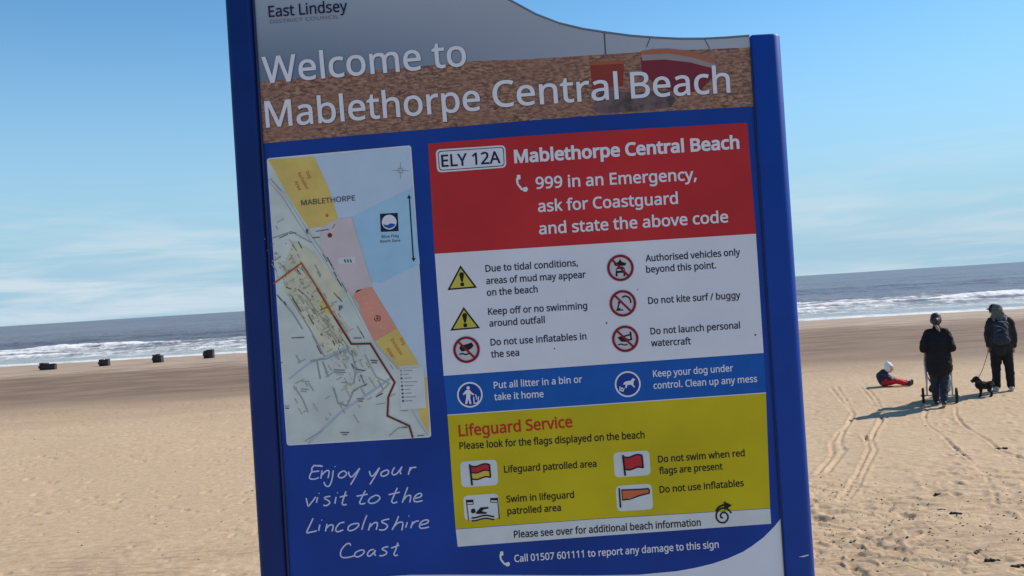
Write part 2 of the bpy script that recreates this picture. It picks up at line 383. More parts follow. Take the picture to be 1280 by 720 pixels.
# outlines of the lettering, one glyph per line: character, advance | contour | contour
GLYPH_TEXT = '''
 209|
,215|154,84 136,23 85,-103 33,-103 49,-38 73,93 148,93
.215|58,43 61,69 69,82 84,92 107,97 130,92 146,82 155,63 157,43 155,24 146,5 130,-6 107,-11 84,-6 69,5 61,18
/298|290,573 77,0 8,0 221,573
0459|419,287 418,237 411,177 399,124 386,90 363,52 342,30 307,7 276,-3 229,-8 184,-3 145,12 122,27 94,58 71,98 55,146 44,201 40,264 42,353 50,411 63,462 83,504 109,537 141,562 181,576 212,581 244,581 287,573 324,555 355,527 380,491 393,462 403,429 416,353|110,287 111,232 116,184 125,144 137,111 153,85 173,67 198,56 229,52 259,56 284,67 304,85 320,110 333,143 341,184 346,232 348,287 346,342 341,390 333,430 320,463 304,488 284,507 259,518 229,521 198,518 173,507 153,488 137,463 125,430 116,390 111,342
1459|285,0 216,0 216,400 219,499 196,477 108,405 71,452 226,573 285,573
2459|417,0 38,0 38,59 209,231 269,295 287,320 306,353 316,378 321,405 320,446 315,466 306,482 286,502 270,511 252,517 210,520 164,512 123,494 83,466 45,513 94,548 130,564 169,576 212,580 259,578 293,570 322,557 347,540 372,510 388,472 392,451 393,417 387,374 380,354 365,324 340,286 307,247 128,67 128,64 417,64
5459|221,351 262,348 311,336 352,314 369,299 383,283 395,264 404,244 410,221 413,196 409,141 399,103 387,81 373,60 356,43 336,28 314,15 289,5 247,-5 199,-8 146,-5 97,4 57,20 51,23 51,90 74,78 111,65 161,55 210,52 249,57 282,69 308,88 327,113 338,146 340,189 336,214 321,245 297,269 275,280 232,290 197,292 153,289 99,280 64,302 86,573 373,573 373,508 146,508 132,342 181,349
6459|44,245 46,294 51,342 57,378 71,423 84,454 101,483 121,510 146,533 185,557 233,573 290,580 344,579 377,573 377,513 344,520 308,523 269,520 225,509 207,500 183,483 169,469 152,446 139,419 129,390 121,348 115,291 119,291 141,318 170,339 201,352 238,358 279,357 312,350 342,338 368,320 389,297 405,269 416,236 421,198 420,156 412,117 399,82 379,52 355,28 325,10 303,1 253,-8 219,-7 190,-2 163,7 138,21 115,39 94,62 82,79 67,110 55,145 50,171|238,51 262,53 294,64 320,84 334,102 343,125 351,168 350,210 340,244 324,271 308,285 289,295 267,301 231,303 205,299 175,287 150,270 127,242 116,211 117,172 127,133 146,99 174,71 203,56
7459|109,0 344,508 35,508 35,573 419,573 419,518 187,0
9459|417,328 415,279 410,231 404,195 391,150 377,118 360,89 340,63 316,40 276,16 228,-1 170,-8 117,-6 82,0 82,60 115,53 152,50 192,52 236,64 254,73 278,90 291,103 308,126 322,153 332,182 340,224 346,281 341,281 319,255 290,233 259,221 222,215 181,215 148,222 118,235 93,252 72,275 52,314 43,348 40,387 43,430 49,456 63,491 83,520 107,544 137,563 159,572 209,580 243,580 272,574 299,565 324,551 347,533 367,510 379,492 394,462 406,427 411,402|223,521 199,519 168,508 142,488 128,470 118,447 110,404 112,362 120,328 137,301 152,287 171,277 193,271 229,270 256,273 286,285 311,303 334,331 345,362 344,400 334,439 315,474 303,489 288,501 258,516
A512|437,0 368,177 141,177 73,0 0,0 224,575 289,575 512,0|282,415 255,500 247,468 230,415 165,241 346,241
B521|241,573 315,568 373,555 404,541 417,532 428,522 445,497 455,467 459,431 456,399 446,371 431,347 409,328 382,313 350,304 350,300 392,289 422,275 447,255 465,228 476,194 478,150 472,115 460,84 448,65 433,49 406,29 385,19 350,7 323,3 279,0 78,0 78,573|256,329 290,330 318,335 340,342 357,352 369,366 377,382 384,411 384,434 379,454 365,478 351,490 332,499 308,506 279,510 150,511 150,329|150,269 150,61 284,61 330,68 354,78 378,98 394,125 400,157 399,190 391,216 380,232 358,249 336,259 285,268
C507|323,517 290,515 250,505 214,488 185,463 160,432 142,393 130,349 125,300 126,252 131,220 138,191 147,164 160,139 175,117 192,99 213,83 236,71 262,62 291,57 322,55 385,60 460,78 460,15 427,5 393,-2 356,-7 312,-8 250,-3 197,12 152,38 115,72 86,115 65,165 53,223 49,265 49,303 56,364 63,392 77,432 96,467 111,489 148,526 194,554 233,569 292,579 346,580 378,577 419,569 457,558 482,547 453,486 386,510 360,515
D585|536,292 531,224 523,184 509,147 491,115 470,87 444,62 415,42 364,18 304,5 237,0 78,0 78,573 254,573 296,571 353,560 388,548 420,532 448,512 472,489 493,461 510,430 528,377 534,336|460,289 459,326 450,374 441,402 421,437 404,457 373,481 336,498 293,507 261,510 150,511 150,62 256,63 307,70 350,84 387,106 416,134 438,170 452,213 457,236
E446|398,0 78,0 78,573 398,573 398,509 150,509 150,330 383,330 383,268 150,268 150,63 398,63
F416|150,0 78,0 78,573 398,573 398,509 150,509 150,306 383,306 383,243 150,243
H594|516,0 443,0 443,267 150,267 150,0 78,0 78,573 150,573 150,330 443,330 443,573 516,573
I272|239,0 32,0 32,42 99,57 99,515 32,531 32,573 239,573 239,531 172,515 172,57 239,42
K496|496,0 411,0 209,273 150,222 150,0 78,0 78,573 150,573 150,290 403,573 488,573 261,323
L420|78,0 78,573 150,573 150,64 400,64 400,0
M727|330,0 142,502 139,502 144,347 144,0 78,0 78,573 184,573 361,103 364,103 544,573 650,573 650,0 578,0 578,352 584,501 581,501 390,0
N609|532,0 447,0 141,476 138,476 144,320 144,0 78,0 78,573 161,573 467,99 470,99 464,249 464,573 532,573
O626|577,287 573,224 564,180 546,128 526,94 493,54 463,31 428,13 389,0 345,-7 281,-7 236,0 184,19 151,39 114,73 85,116 65,167 58,195 51,240 49,310 53,351 60,389 78,442 104,487 138,524 181,553 232,572 292,581 335,581 375,576 428,561 459,545 486,525 521,488 539,458 554,425 566,389 573,351|125,287 128,236 136,190 151,150 163,127 179,107 207,83 230,70 269,58 314,55 359,58 398,70 420,83 448,107 470,138 486,176 496,220 501,269 498,338 490,384 476,423 456,457 431,484 398,503 360,514 338,517 298,518 255,511 218,497 188,475 163,446 151,424 140,398 128,338
P485|229,573 305,566 346,555 379,539 393,528 415,504 424,490 437,459 443,424 444,395 441,370 435,345 426,321 407,292 388,272 364,255 324,238 301,231 261,225 150,223 150,0 78,0 78,573|223,511 150,511 150,285 246,286 298,296 323,307 336,316 352,334 360,347 369,381 369,414 365,439 350,468 325,490 302,500 274,507
R499|236,573 286,570 329,562 364,550 385,538 402,525 422,500 432,481 439,460 444,410 440,368 427,334 403,300 371,277 330,257 487,0 403,0 264,237 150,237 150,0 78,0 78,573|232,510 150,510 150,298 268,299 296,304 329,319 345,333 362,359 369,394 369,424 366,440 358,461 346,477 330,490 293,504 265,509
S440|403,153 401,128 396,106 389,85 378,66 364,49 348,35 318,16 295,7 243,-5 213,-8 167,-7 96,2 66,9 41,19 41,88 92,70 145,59 201,55 240,57 273,66 303,84 322,109 330,140 330,160 324,184 315,199 302,213 284,226 261,238 161,279 118,302 95,320 81,335 69,351 57,375 50,403 48,435 50,457 57,487 66,505 84,528 99,542 126,558 157,571 180,576 218,580 254,580 318,572 355,562 389,549 366,487 311,506 257,516 204,516 169,507 148,494 133,478 123,452 121,427 126,402 133,386 144,372 160,359 204,335 282,304 313,289 340,273 362,255 380,235 392,212 400,185
T446|259,0 187,0 187,509 8,509 8,573 437,573 437,509 259,509
U586|513,202 510,159 504,132 495,107 483,83 468,62 449,43 428,27 403,13 375,3 344,-4 309,-8 264,-7 217,0 196,7 159,25 143,36 128,50 104,82 86,118 76,158 72,204 72,573 144,573 144,201 150,153 165,114 192,84 203,76 228,64 276,55 307,55 342,59 379,73 401,90 413,103 423,117 433,143 442,191 442,573 513,573
W746|735,573 583,0 510,0 399,375 370,488 361,443 342,373 234,0 161,0 10,573 85,573 190,151 201,87 213,154 232,227 333,573 407,573 512,225 532,151 544,87 560,175 660,573
Y454|227,291 376,573 454,573 263,222 263,0 191,0 191,219 0,573 79,573
Z459|427,0 30,0 30,55 332,508 40,508 40,573 419,573 419,518 118,64 427,64
a450|231,437 284,432 326,418 347,403 356,393 364,383 376,358 383,328 385,293 385,0 334,0 320,61 317,61 293,35 274,18 252,6 234,-1 206,-6 172,-8 145,-6 119,0 96,9 82,18 59,41 44,71 37,109 40,150 50,176 65,199 76,209 101,227 133,240 172,250 218,255 316,259 315,309 307,339 293,359 273,372 237,380 194,378 155,368 106,347 84,400 123,417 160,429 200,436|252,208 199,203 171,196 149,187 127,170 114,147 110,129 110,110 113,94 118,81 127,70 138,62 157,53 180,49 202,49 227,53 249,61 270,72 295,96 306,117 313,142 315,210
b493|139,461 135,373 139,373 167,404 198,423 226,432 260,437 310,434 344,423 374,406 401,381 422,350 430,332 437,312 446,267 449,197 440,132 427,91 415,68 400,48 375,23 355,11 333,2 310,-5 272,-8 248,-7 216,-1 181,15 161,31 139,55 133,55 119,0 68,0 68,609 139,609|260,379 228,376 210,372 181,357 161,333 153,317 145,289 140,256 139,214 140,177 145,144 153,116 165,93 172,83 191,67 215,56 244,51 275,51 312,61 332,74 348,93 360,117 369,145 374,178 376,235 369,287 360,315 340,347 322,363 300,373
c385|241,-8 200,-5 162,5 128,21 108,36 83,65 63,100 54,128 46,176 44,213 46,250 51,284 59,315 71,342 85,365 111,393 131,408 166,425 217,436 270,437 316,429 358,415 337,356 292,370 267,374 244,376 213,374 187,366 159,347 143,328 128,294 119,251 117,201 122,155 134,117 148,94 165,76 186,63 211,56 240,53 281,56 315,64 351,78 351,15 322,3 297,-3
d493|221,-8 182,-5 165,0 133,14 105,35 92,48 71,79 56,117 47,162 45,241 51,290 63,331 81,366 105,395 133,416 166,430 183,434 221,438 267,433 303,420 332,399 354,374 359,374 354,438 354,609 425,609 425,0 368,0 358,58 354,58 328,28 297,8 259,-5|232,51 277,56 301,65 320,79 334,98 344,121 351,149 355,182 355,233 352,268 345,299 335,325 321,346 303,363 278,373 248,379 217,379 192,373 171,362 153,345 139,322 128,296 121,265 118,231 119,176 124,144 133,116 146,93 162,74 181,61 205,53
e452|234,438 273,434 308,424 339,407 356,393 372,376 385,357 395,335 406,299 411,258 411,201 117,201 120,167 127,137 139,111 164,81 185,67 224,55 264,52 310,56 351,66 392,82 392,20 376,13 327,-1 282,-7 221,-6 180,2 155,11 132,23 101,48 77,79 59,117 51,146 46,177 46,246 53,292 62,320 74,345 88,367 105,387 124,403 145,417 181,431 207,436|233,380 209,378 188,372 170,362 154,348 140,330 130,309 123,285 119,257 338,257 336,284 331,307 323,328 303,356 286,368 273,374 251,379
f276|266,375 158,375 158,0 87,0 87,375 12,375 12,408 87,432 88,483 94,518 104,547 124,577 144,593 177,607 206,612 246,613 274,609 310,599 292,544 254,553 228,556 204,552 185,542 171,526 162,502 158,470 158,430 266,430
g493|221,438 261,434 297,422 329,402 355,373 359,373 369,430 425,430 424,-36 413,-88 404,-109 392,-129 378,-146 361,-160 330,-176 306,-184 279,-190 233,-192 167,-189 110,-177 78,-165 78,-100 129,-120 181,-130 250,-133 275,-129 306,-116 331,-93 343,-74 351,-52 355,-26 358,57 354,57 336,35 322,22 307,12 281,1 263,-4 232,-8 182,-4 147,7 131,15 103,37 80,66 70,83 56,121 47,164 45,239 51,285 56,306 70,344 91,377 103,391 131,414 147,423 181,434|230,379 205,376 175,364 157,349 138,320 125,284 119,251 118,194 121,159 129,129 139,103 154,82 172,66 193,56 218,50 255,51 288,58 309,69 326,85 337,100 347,124 353,153 356,188 355,242 351,279 343,309 335,326 315,352 302,362 278,372 260,376
h496|139,431 135,370 140,370 155,391 179,411 202,423 227,431 253,436 286,437 321,433 351,424 384,406 408,378 424,341 430,306 431,0 361,0 361,275 359,299 355,321 343,346 324,364 298,375 265,379 231,376 196,365 177,350 157,324 145,289 139,246 139,0 68,0 68,609 139,609
i207|139,430 139,0 68,0 68,430|104,591 123,587 136,577 142,566 145,546 143,531 136,515 123,506 104,501 84,506 72,515 66,526 63,546 66,566 72,577 84,587
k428|138,291 135,221 138,221 189,285 326,430 409,430 235,246 421,0 336,0 187,200 138,158 138,0 68,0 68,609 138,609
l207|139,0 68,0 68,609 139,609
m750|540,438 589,433 628,417 649,401 657,391 671,366 676,352 683,319 685,280 685,0 615,0 614,300 610,321 603,338 594,353 582,364 567,372 549,377 528,379 499,376 463,364 446,351 432,333 418,298 412,254 411,0 342,0 341,285 334,327 327,344 316,357 293,372 275,377 253,379 215,374 192,365 169,345 156,324 145,290 139,235 139,0 68,0 68,430 125,430 136,371 140,371 151,387 168,405 188,419 211,429 235,435 260,438 312,433 341,424 365,410 384,391 398,366 402,366 427,398 452,415 489,431 509,435
n496|275,438 327,433 369,417 391,401 401,391 415,366 421,352 428,319 431,280 431,0 361,0 361,288 355,321 343,346 331,359 316,368 288,377 265,379 232,376 217,373 193,363 174,348 160,328 149,303 143,275 139,223 139,0 68,0 68,430 125,430 136,371 140,371 165,401 198,422 235,434
o485|442,216 440,177 434,142 424,111 406,74 381,44 359,25 334,11 295,-2 253,-8 210,-6 172,3 145,15 114,37 94,58 72,91 59,121 48,165 44,216 47,266 54,296 63,324 81,360 106,389 126,405 149,418 186,431 229,437 258,437 286,434 324,423 347,412 368,397 387,380 403,360 423,324 432,296 438,266|117,216 119,180 125,147 134,119 142,102 159,82 172,71 187,62 213,53 243,51 273,53 291,58 314,71 333,88 348,110 359,137 366,169 369,203 367,252 361,284 352,312 338,335 321,354 299,367 273,376 226,378 198,372 174,362 155,345 140,324 129,298 119,252
p493|273,438 310,434 328,430 360,416 388,395 412,368 430,333 442,291 448,243 449,198 446,164 437,119 421,80 401,49 375,24 345,6 322,-2 298,-6 256,-7 213,1 174,20 157,35 139,55 134,55 139,-16 139,-192 68,-192 68,430 126,430 136,371 139,371 165,401 195,422 233,434|260,379 230,376 212,372 197,366 178,353 167,342 155,321 142,275 139,242 139,190 143,156 150,126 161,101 176,80 195,65 211,58 239,52 271,51 297,56 319,67 338,84 353,105 364,131 373,171 376,205 374,252 365,297 354,323 331,354 311,367 288,376
r331|269,438 319,433 310,368 287,372 252,373 228,368 200,354 176,334 161,313 149,289 141,261 139,229 139,0 68,0 68,430 126,430 134,351 137,351 165,390 196,416 233,433
s384|348,119 343,80 327,49 302,24 286,14 258,3 202,-7 144,-7 91,1 42,19 42,83 86,65 131,53 169,49 214,51 242,59 261,71 270,81 276,92 280,112 278,128 273,138 255,157 227,173 135,212 89,236 61,261 50,278 45,292 41,315 42,337 52,372 75,400 109,421 137,430 168,436 221,437 284,428 339,409 315,353 273,368 236,377 205,380 168,378 144,372 126,362 114,350 108,328 110,315 116,301 137,283 182,261 265,227 296,211 314,197 329,182 339,164 346,143
t289|212,50 245,53 272,59 272,5 245,-3 209,-8 175,-6 138,4 112,20 91,44 78,79 74,112 74,375 13,375 13,409 75,437 103,528 144,528 144,430 269,430 269,375 144,375 144,127 147,100 155,79 168,64 185,54
u496|427,430 427,0 370,0 359,57 356,57 340,36 326,24 304,10 280,1 254,-5 227,-8 195,-7 162,-2 125,13 97,36 77,68 68,99 63,148 63,430 135,430 135,153 138,118 144,99 153,83 171,65 197,54 230,51 273,55 299,64 319,79 338,105 350,140 356,182 357,430
v407|163,0 0,430 75,430 180,137 201,63 204,63 241,176 332,430 407,430 244,0
w630|346,243 316,357 313,357 294,275 207,1 127,1 9,431 82,431 153,154 169,73 172,73 201,188 277,431 354,431 440,149 457,74 460,74 477,153 549,431 621,431 502,1 419,1
x424|170,220 22,430 102,430 213,268 322,430 402,430 253,220 410,0 330,0 213,172 94,0 14,0
y409|1,430 76,430 169,185 196,105 205,68 209,68 245,186 333,430 409,430 224,-59 207,-97 183,-137 159,-162 138,-176 123,-183 87,-191 34,-190 9,-186 9,-130 30,-133 68,-134 90,-130 112,-117 127,-103 142,-80 174,-2
'''

# ------------------------------------------------------------------ information board
YS = 1.5                          # the board's printed face
def sp2(px, py, layer=0):
    d = ray(px, py); t = YS / d.y
    return Vector((d.x * t, YS - 0.00022 * layer, CAM_H + d.z * t))
PXM = F / YS                      # pixels per metre on the board
BASE_X, BASE_Z = sp2(650, 400).x, 0.97
board = empty("information_board", (BASE_X, YS + .03, BASE_Z))
tag(board, "large blue beach information board with map and coloured notices between two blue posts", "sign")
BOFF = Vector((BASE_X, YS + .03, BASE_Z))

GLYPHS = {}
for _l in GLYPH_TEXT.split("\n"):
    if not _l: continue
    _ch = _l[0]; _p = _l[1:].split("|")
    GLYPHS[_ch] = (float(_p[0]), [[tuple(map(float, q.split(","))) for q in c.split(" ")] for c in _p[1:] if c])

_o = GLYPHS["o"][1][0]
_ccw = sum(_o[i - 1][0] * _o[i][1] - _o[i][0] * _o[i - 1][1] for i in range(len(_o))) > 0
def embolden(c, d):
    """push a glyph contour outwards by d, mitred, so letters gain weight without crossing themselves"""
    m = [c[0]]
    for q in c[1:]:
        if math.hypot(q[0] - m[-1][0], q[1] - m[-1][1]) < 8: m[-1] = ((q[0] + m[-1][0]) / 2, (q[1] + m[-1][1]) / 2)
        else: m.append(q)
    if math.hypot(m[0][0] - m[-1][0], m[0][1] - m[-1][1]) < 8: m.pop()
    c = m; n = len(c); out = []; sg = 1 if _ccw else -1
    for i in range(n):
        p = Vector(c[i]); e1 = (p - Vector(c[i - 1])).normalized(); e2 = (Vector(c[(i + 1) % n]) - p).normalized()
        n1 = Vector((e1.y, -e1.x)) * sg; n2 = Vector((e2.y, -e2.x)) * sg; k = 1 + n1.dot(n2)
        o = (n1 + n2) / max(k, .02); convex = (e1.x * e2.y - e1.y * e2.x) * sg > 0
        lim = 1.5 if convex else 6.0
        if o.length > lim: o = o.normalized() * lim
        out.append((p.x + o.x * d, p.y + o.y * d))
    return out

_gm = {}
def glyph_mesh(ch, bold):
    if (ch, bold) in _gm: return _gm[(ch, bold)]
    cu = bpy.data.curves.new("glyph", 'CURVE'); cu.dimensions = '2D'; cu.fill_mode = 'BOTH'
    for c in GLYPHS[ch][1]:
        if bold: c = embolden(c, bold * 573.0)
        sp_ = cu.splines.new('POLY'); sp_.points.add(len(c) - 1); sp_.use_cyclic_u = True
        for k, (gx, gy) in enumerate(c): sp_.points[k].co = (gx / 573.0, gy / 573.0, 0, 1)
    ob = bpy.data.objects.new("tmp", cu); COL.objects.link(ob); bpy.context.view_layer.update()
    me = bpy.data.meshes.new_from_object(ob.evaluated_get(bpy.context.evaluated_depsgraph_get()))
    bpy.data.objects.remove(ob); bpy.data.curves.remove(cu)
    _gm[(ch, bold)] = ([(v.co.x, v.co.y) for v in me.vertices], [tuple(p.vertices) for p in me.polygons])
    bpy.data.meshes.remove(me); return _gm[(ch, bold)]

class Art:
    """flat print on the board, drawn with photograph pixels, each layer 0.2 mm proud of the one below"""
    def __init__(self): self.v = []; self.f = []; self.mi = []; self.mats = []
    def _m(self, m):
        if m not in self.mats: self.mats.append(m)
        return self.mats.index(m)
    n_ = 0
    def lift(self, layer):          # never two pieces of print in one plane
        self.n_ += 1; return layer + .02 * (self.n_ % 48)
    def poly(self, pts, m, layer):
        layer = self.lift(layer)
        vs = [Vector((p[0], -p[1], 0)) for p in pts]; n0 = len(self.v)
        self.v += [sp2(p[0], p[1], layer) for p in pts]
        for t in tessellate_polygon([vs]):
            a, b, c = (vs[i] for i in t)
            t = t if (b - a).cross(c - a).z > 0 else (t[0], t[2], t[1])
            self.f.append(tuple(n0 + i for i in t)); self.mi.append(self._m(m))
        return self
    def stroke(self, pts, w, m, layer, closed=False, w1=None):
        layer = self.lift(layer)
        P = [Vector((p[0], p[1])) for p in pts]; n = len(P); n0 = len(self.v); mi = self._m(m)
        for i in range(n):
            a = P[(i - 1) % n] if (i or closed) else P[i]; c = P[(i + 1) % n] if (i < n - 1 or closed) else P[i]
            d1 = (P[i] - a); d2 = (c - P[i])
            d1 = d1.normalized() if d1.length > 1e-6 else d2.normalized(); d2 = d2.normalized() if d2.length > 1e-6 else d1
            t = (d1 + d2); t = t.normalized() if t.length > .2 else d2
            nn = Vector((-t.y, t.x)); k = max(.55, abs(nn.dot(Vector((-d1.y, d1.x)))))
            ww = w if w1 is None else w + (w1 - w) * i / max(1, n - 1)
            o = nn * (ww / 2 / k)
            self.v += [sp2(P[i].x + o.x, P[i].y + o.y, layer), sp2(P[i].x - o.x, P[i].y - o.y, layer)]
        for i in range(n if closed else n - 1):
            j = (i + 1) % n
            self.f.append((n0 + 2 * i, n0 + 2 * j, n0 + 2 * j + 1, n0 + 2 * i + 1)); self.mi.append(mi)
        return self
    def disc(self, cx, cy, r, m, layer, ry=None, a0=0, a1=360, n=40):
        ry = ry or r
        return self.poly([(cx + r * math.cos(R(a0 + (a1 - a0) * k / n)), cy + ry * math.sin(R(a0 + (a1 - a0) * k / n))) for k in range(n)], m, layer)
    def ring(self, cx, cy, r, w, m, layer, n=44):
        return self.stroke([(cx + r * math.cos(2 * math.pi * k / n), cy + r * math.sin(2 * math.pi * k / n)) for k in range(n)], w, m, layer, closed=True)
    def text(self, s, p0, p1, cap, m, layer, bold=0.0):
        """baseline from p0 to p1, cap height in pixels, stretched to the measured width"""
        x = 0.0; xmin, xmax = 1e9, -1e9; place = []
        for ch in s:
            adv, cs = GLYPHS[ch]
            if cs:
                vs, fs = glyph_mesh(ch, bold); place.append((x / 573.0, vs, fs))
                xmin = min(xmin, x / 573.0 + min(v[0] for v in vs)); xmax = max(xmax, x / 573.0 + max(v[0] for v in vs))
            x += adv
        P0, P1 = Vector(p0), Vector(p1); ex = (P1 - P0).normalized(); ey = Vector((ex.y, -ex.x)); sx = (P1 - P0).length / (xmax - xmin); mi = self._m(m)
        for k, (gx, vs, fs) in enumerate(place):
            n0 = len(self.v)
            for (vx, vy) in vs:
                q = P0 + ex * ((gx + vx - xmin) * sx) + ey * (vy * cap); self.v.append(sp2(q.x, q.y, layer + .15 * (k % 2)))
            for p in fs: self.f.append(tuple(n0 + i for i in p)); self.mi.append(mi)
        return self
    def build(self, name, parent, poff=BOFF):
        me = bpy.data.meshes.new(name); me.from_pydata([tuple(v - poff) for v in self.v], [], self.f)
        for m in self.mats: me.materials.append(m)
        me.polygons.foreach_set("material_index", self.mi); me.update()
        # printed faces look towards the beach path (-Y)
        bm = bmesh.new(); bm.from_mesh(me)
        flip = [f for f in bm.faces if f.normal.y > 0]
        bmesh.ops.reverse_faces(bm, faces=flip); bm.to_mesh(me); bm.free()
        o = bpy.data.objects.new(name, me); COL.objects.link(o); o.parent = parent
        return o

def pm(name, col, rough=.5, var=.04, scale=30): return mat(name, col, rough, var, scale, bump=.04, bscale=300, bdist=.0003, spec=.22)
P_BLUE = pm("print_blue", (.006, .050, .31), var=.14, scale=6)
P_RED = pm("print_red", (.56, .028, .034), var=.09, scale=7)
P_WHITE = pm("print_white", (.76, .79, .86), var=.045, scale=7)
P_TXT = pm("print_lettering_white", (.80, .81, .88), var=.02)
P_LBLUE = pm("print_mid_blue", (.006, .11, .46), var=.05)
P_YEL = pm("print_yellow", (.60, .49, .010), var=.09, scale=7)
P_NAVY = pm("print_navy", (.012, .018, .06), var=.1)
P_BLACK = pm("print_black", (.012, .012, .014), var=.1)
P_DRED = pm("print_dark_red", (.26, .012, .03), var=.05)
P_LRED = pm("print_crimson_lettering", (.55, .04, .02))
P_ICYEL = pm("print_sign_yellow", (.62, .55, .08))
P_BOX = pm("print_pale_box", (.68, .72, .74))
P_FLAGR = pm("print_flag_red", (.55, .03, .04)); P_FLAGY = pm("print_flag_yellow", (.70, .50, .08)); P_FLAGO = pm("print_flag_orange", (.62, .16, .06))
P_HAND = pm("print_script_white", (.62, .68, .92))

# ---- posts and panel
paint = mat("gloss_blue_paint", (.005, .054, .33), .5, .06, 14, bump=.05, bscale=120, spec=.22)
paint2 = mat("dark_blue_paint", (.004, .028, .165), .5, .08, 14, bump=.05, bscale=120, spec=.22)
def extrude_profile(name, prof, z0, z1, m, parent, off, seg_bevel=.004):
    bm = bmesh.new(); n = len(prof)
    lv = []
    for (z, k) in ((z0, 0), (z1 - seg_bevel, 0), (z1 - seg_bevel * .3, seg_bevel * .3), (z1, seg_bevel)):
        cx = sum(p[0] for p in prof) / n; cy = sum(p[1] for p in prof) / n
        row = []
        for (x, y) in prof:
            d = Vector((x - cx, y - cy)); l = d.length; d = d * ((l - k) / l)
            row.append(bm.verts.new((cx + d.x - off.x, cy + d.y - off.y, z - off.z)))
        lv.append(row)
    for a, b in zip(lv[:-1], lv[1:]):
        for i in range(n): bm.faces.new((a[i], a[(i + 1) % n], b[(i + 1) % n], b[i]))
    bm.faces.new(lv[-1]); bm.faces.new(lv[0][::-1])
    bmesh.ops.recalc_face_normals(bm, faces=bm.faces)
    o = bm_obj(name, bm, m, parent)
    for p in o.data.polygons: p.use_smooth = len(p.vertices) == 4
    return o
def rrect(x0, x1, y0, y1, r, n=6, rl=None):
    pts = []; ra = r; rl = rl or r
    for (cx, cy, a, r) in ((x1 - ra, y1 - ra, 0, ra), (x0 + rl, y1 - rl, 90, rl), (x0 + rl, y0 + rl, 180, rl), (x1 - ra, y0 + ra, 270, ra)):
        for k in range(n + 1):
            t = R(a + 90 * k / n); pts.append((cx + r * math.cos(t), cy + r * math.sin(t)))
    return pts
lx0, lx1 = sp2(302.5, 360).x, sp2(338.5, 360).x
rx0, rx1 = sp2(957.5, 360).x, sp2(997.5, 360).x
ztop_r = sp2(957, 43).z
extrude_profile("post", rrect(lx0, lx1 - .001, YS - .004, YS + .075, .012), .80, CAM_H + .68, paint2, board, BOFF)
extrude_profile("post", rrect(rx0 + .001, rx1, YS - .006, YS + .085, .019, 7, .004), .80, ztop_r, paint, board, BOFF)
# panel: the sheet the print is on, with its swooping top edge
top_edge = [(315, -108), (380, -100), (450, -85), (520, -62), (570, -38), (610, -13), (640, 1.5), (670, 17.8), (699, 29), (729, 36.2), (756, 40.3), (788, 44.6), (818, 47), (848, 48.4), (878, 48.4), (907, 47), (938, 44.6)]
zbot = CAM_H - .62
bmp = bmesh.new()
outline = [sp2(*p) for p in top_edge]
outline[0].x = lx1 + .0005; outline[-1].x = rx0 - .0005
front = [Vector((p.x, YS, p.z)) for p in outline] + [Vector((rx0 - .0005, YS, zbot)), Vector((lx1 + .0005, YS, zbot))]
tv = [Vector((p.x, p.z, 0)) for p in front]
fv = [bmp.verts.new(p - BOFF) for p in front]; bv = [bmp.verts.new(p - BOFF + Vector((0, .006, 0))) for p in front]
for t in tessellate_polygon([tv]):
    bmp.faces.new([fv[i] for i in t]); bmp.faces.new([bv[i] for i in reversed(t)])
for i in range(len(front)): bmp.faces.new((fv[i], bv[i], bv[(i + 1) % len(front)], fv[(i + 1) % len(front)]))
bmesh.ops.recalc_face_normals(bmp, faces=bmp.faces)
panel_edge = mat("panel_backing_grey", (.30, .33, .38), .4, .05)
bm_obj("panel", bmp, [P_BLUE], board)
# thin dark capping along the curved edge
bmc = bmesh.new(); prev = None
for p in outline:
    a = p - BOFF
    row = [bmc.verts.new((a.x, q, a.z + w)) for (q, w) in ((-.03 - .0015, -.0012), (-.03 - .0015, .0016), (-.03 + .0075, .0016), (-.03 + .0075, -.0012))]
    if prev:
        for k in range(4): bmc.faces.new((prev[k], row[k], row[(k + 1) % 4], prev[(k + 1) % 4]))
    prev = row
bmesh.ops.recalc_face_normals(bmc, faces=bmc.faces)
bm_obj("edge_trim", bmc, mat("edge_trim_grey", (.16, .20, .26), .4, .1), board)
# dark strips painted in for the shaded recess between panel and posts
for (x0, x1) in ((lx1 - .0005, lx1 + .0028), (rx0 - .0012, rx0 + .0006)):
    b_ = bmesh.new(); bmesh.ops.create_cube(b_, size=1)
    bmesh.ops.scale(b_, vec=((x1 - x0), .0035, 2.5 if x0 < 0 else 1.9), verts=b_.verts)
    bmesh.ops.translate(b_, vec=Vector(((x0 + x1) / 2, YS - .0012, 2.05 if x0 < 0 else ztop_r - .97)) - BOFF, verts=b_.verts)
    bm_obj("seam_shade_strip", b_, mat("seam_shade_blue", (.006, .015, .085), .5), board)

# ---- printed welcome banner
def seam_l(y): return 317.5 + (y / 720.0) * 43.5
def seam_r(y): return 936.5 + ((y - 44) / 676.0) * 41.5
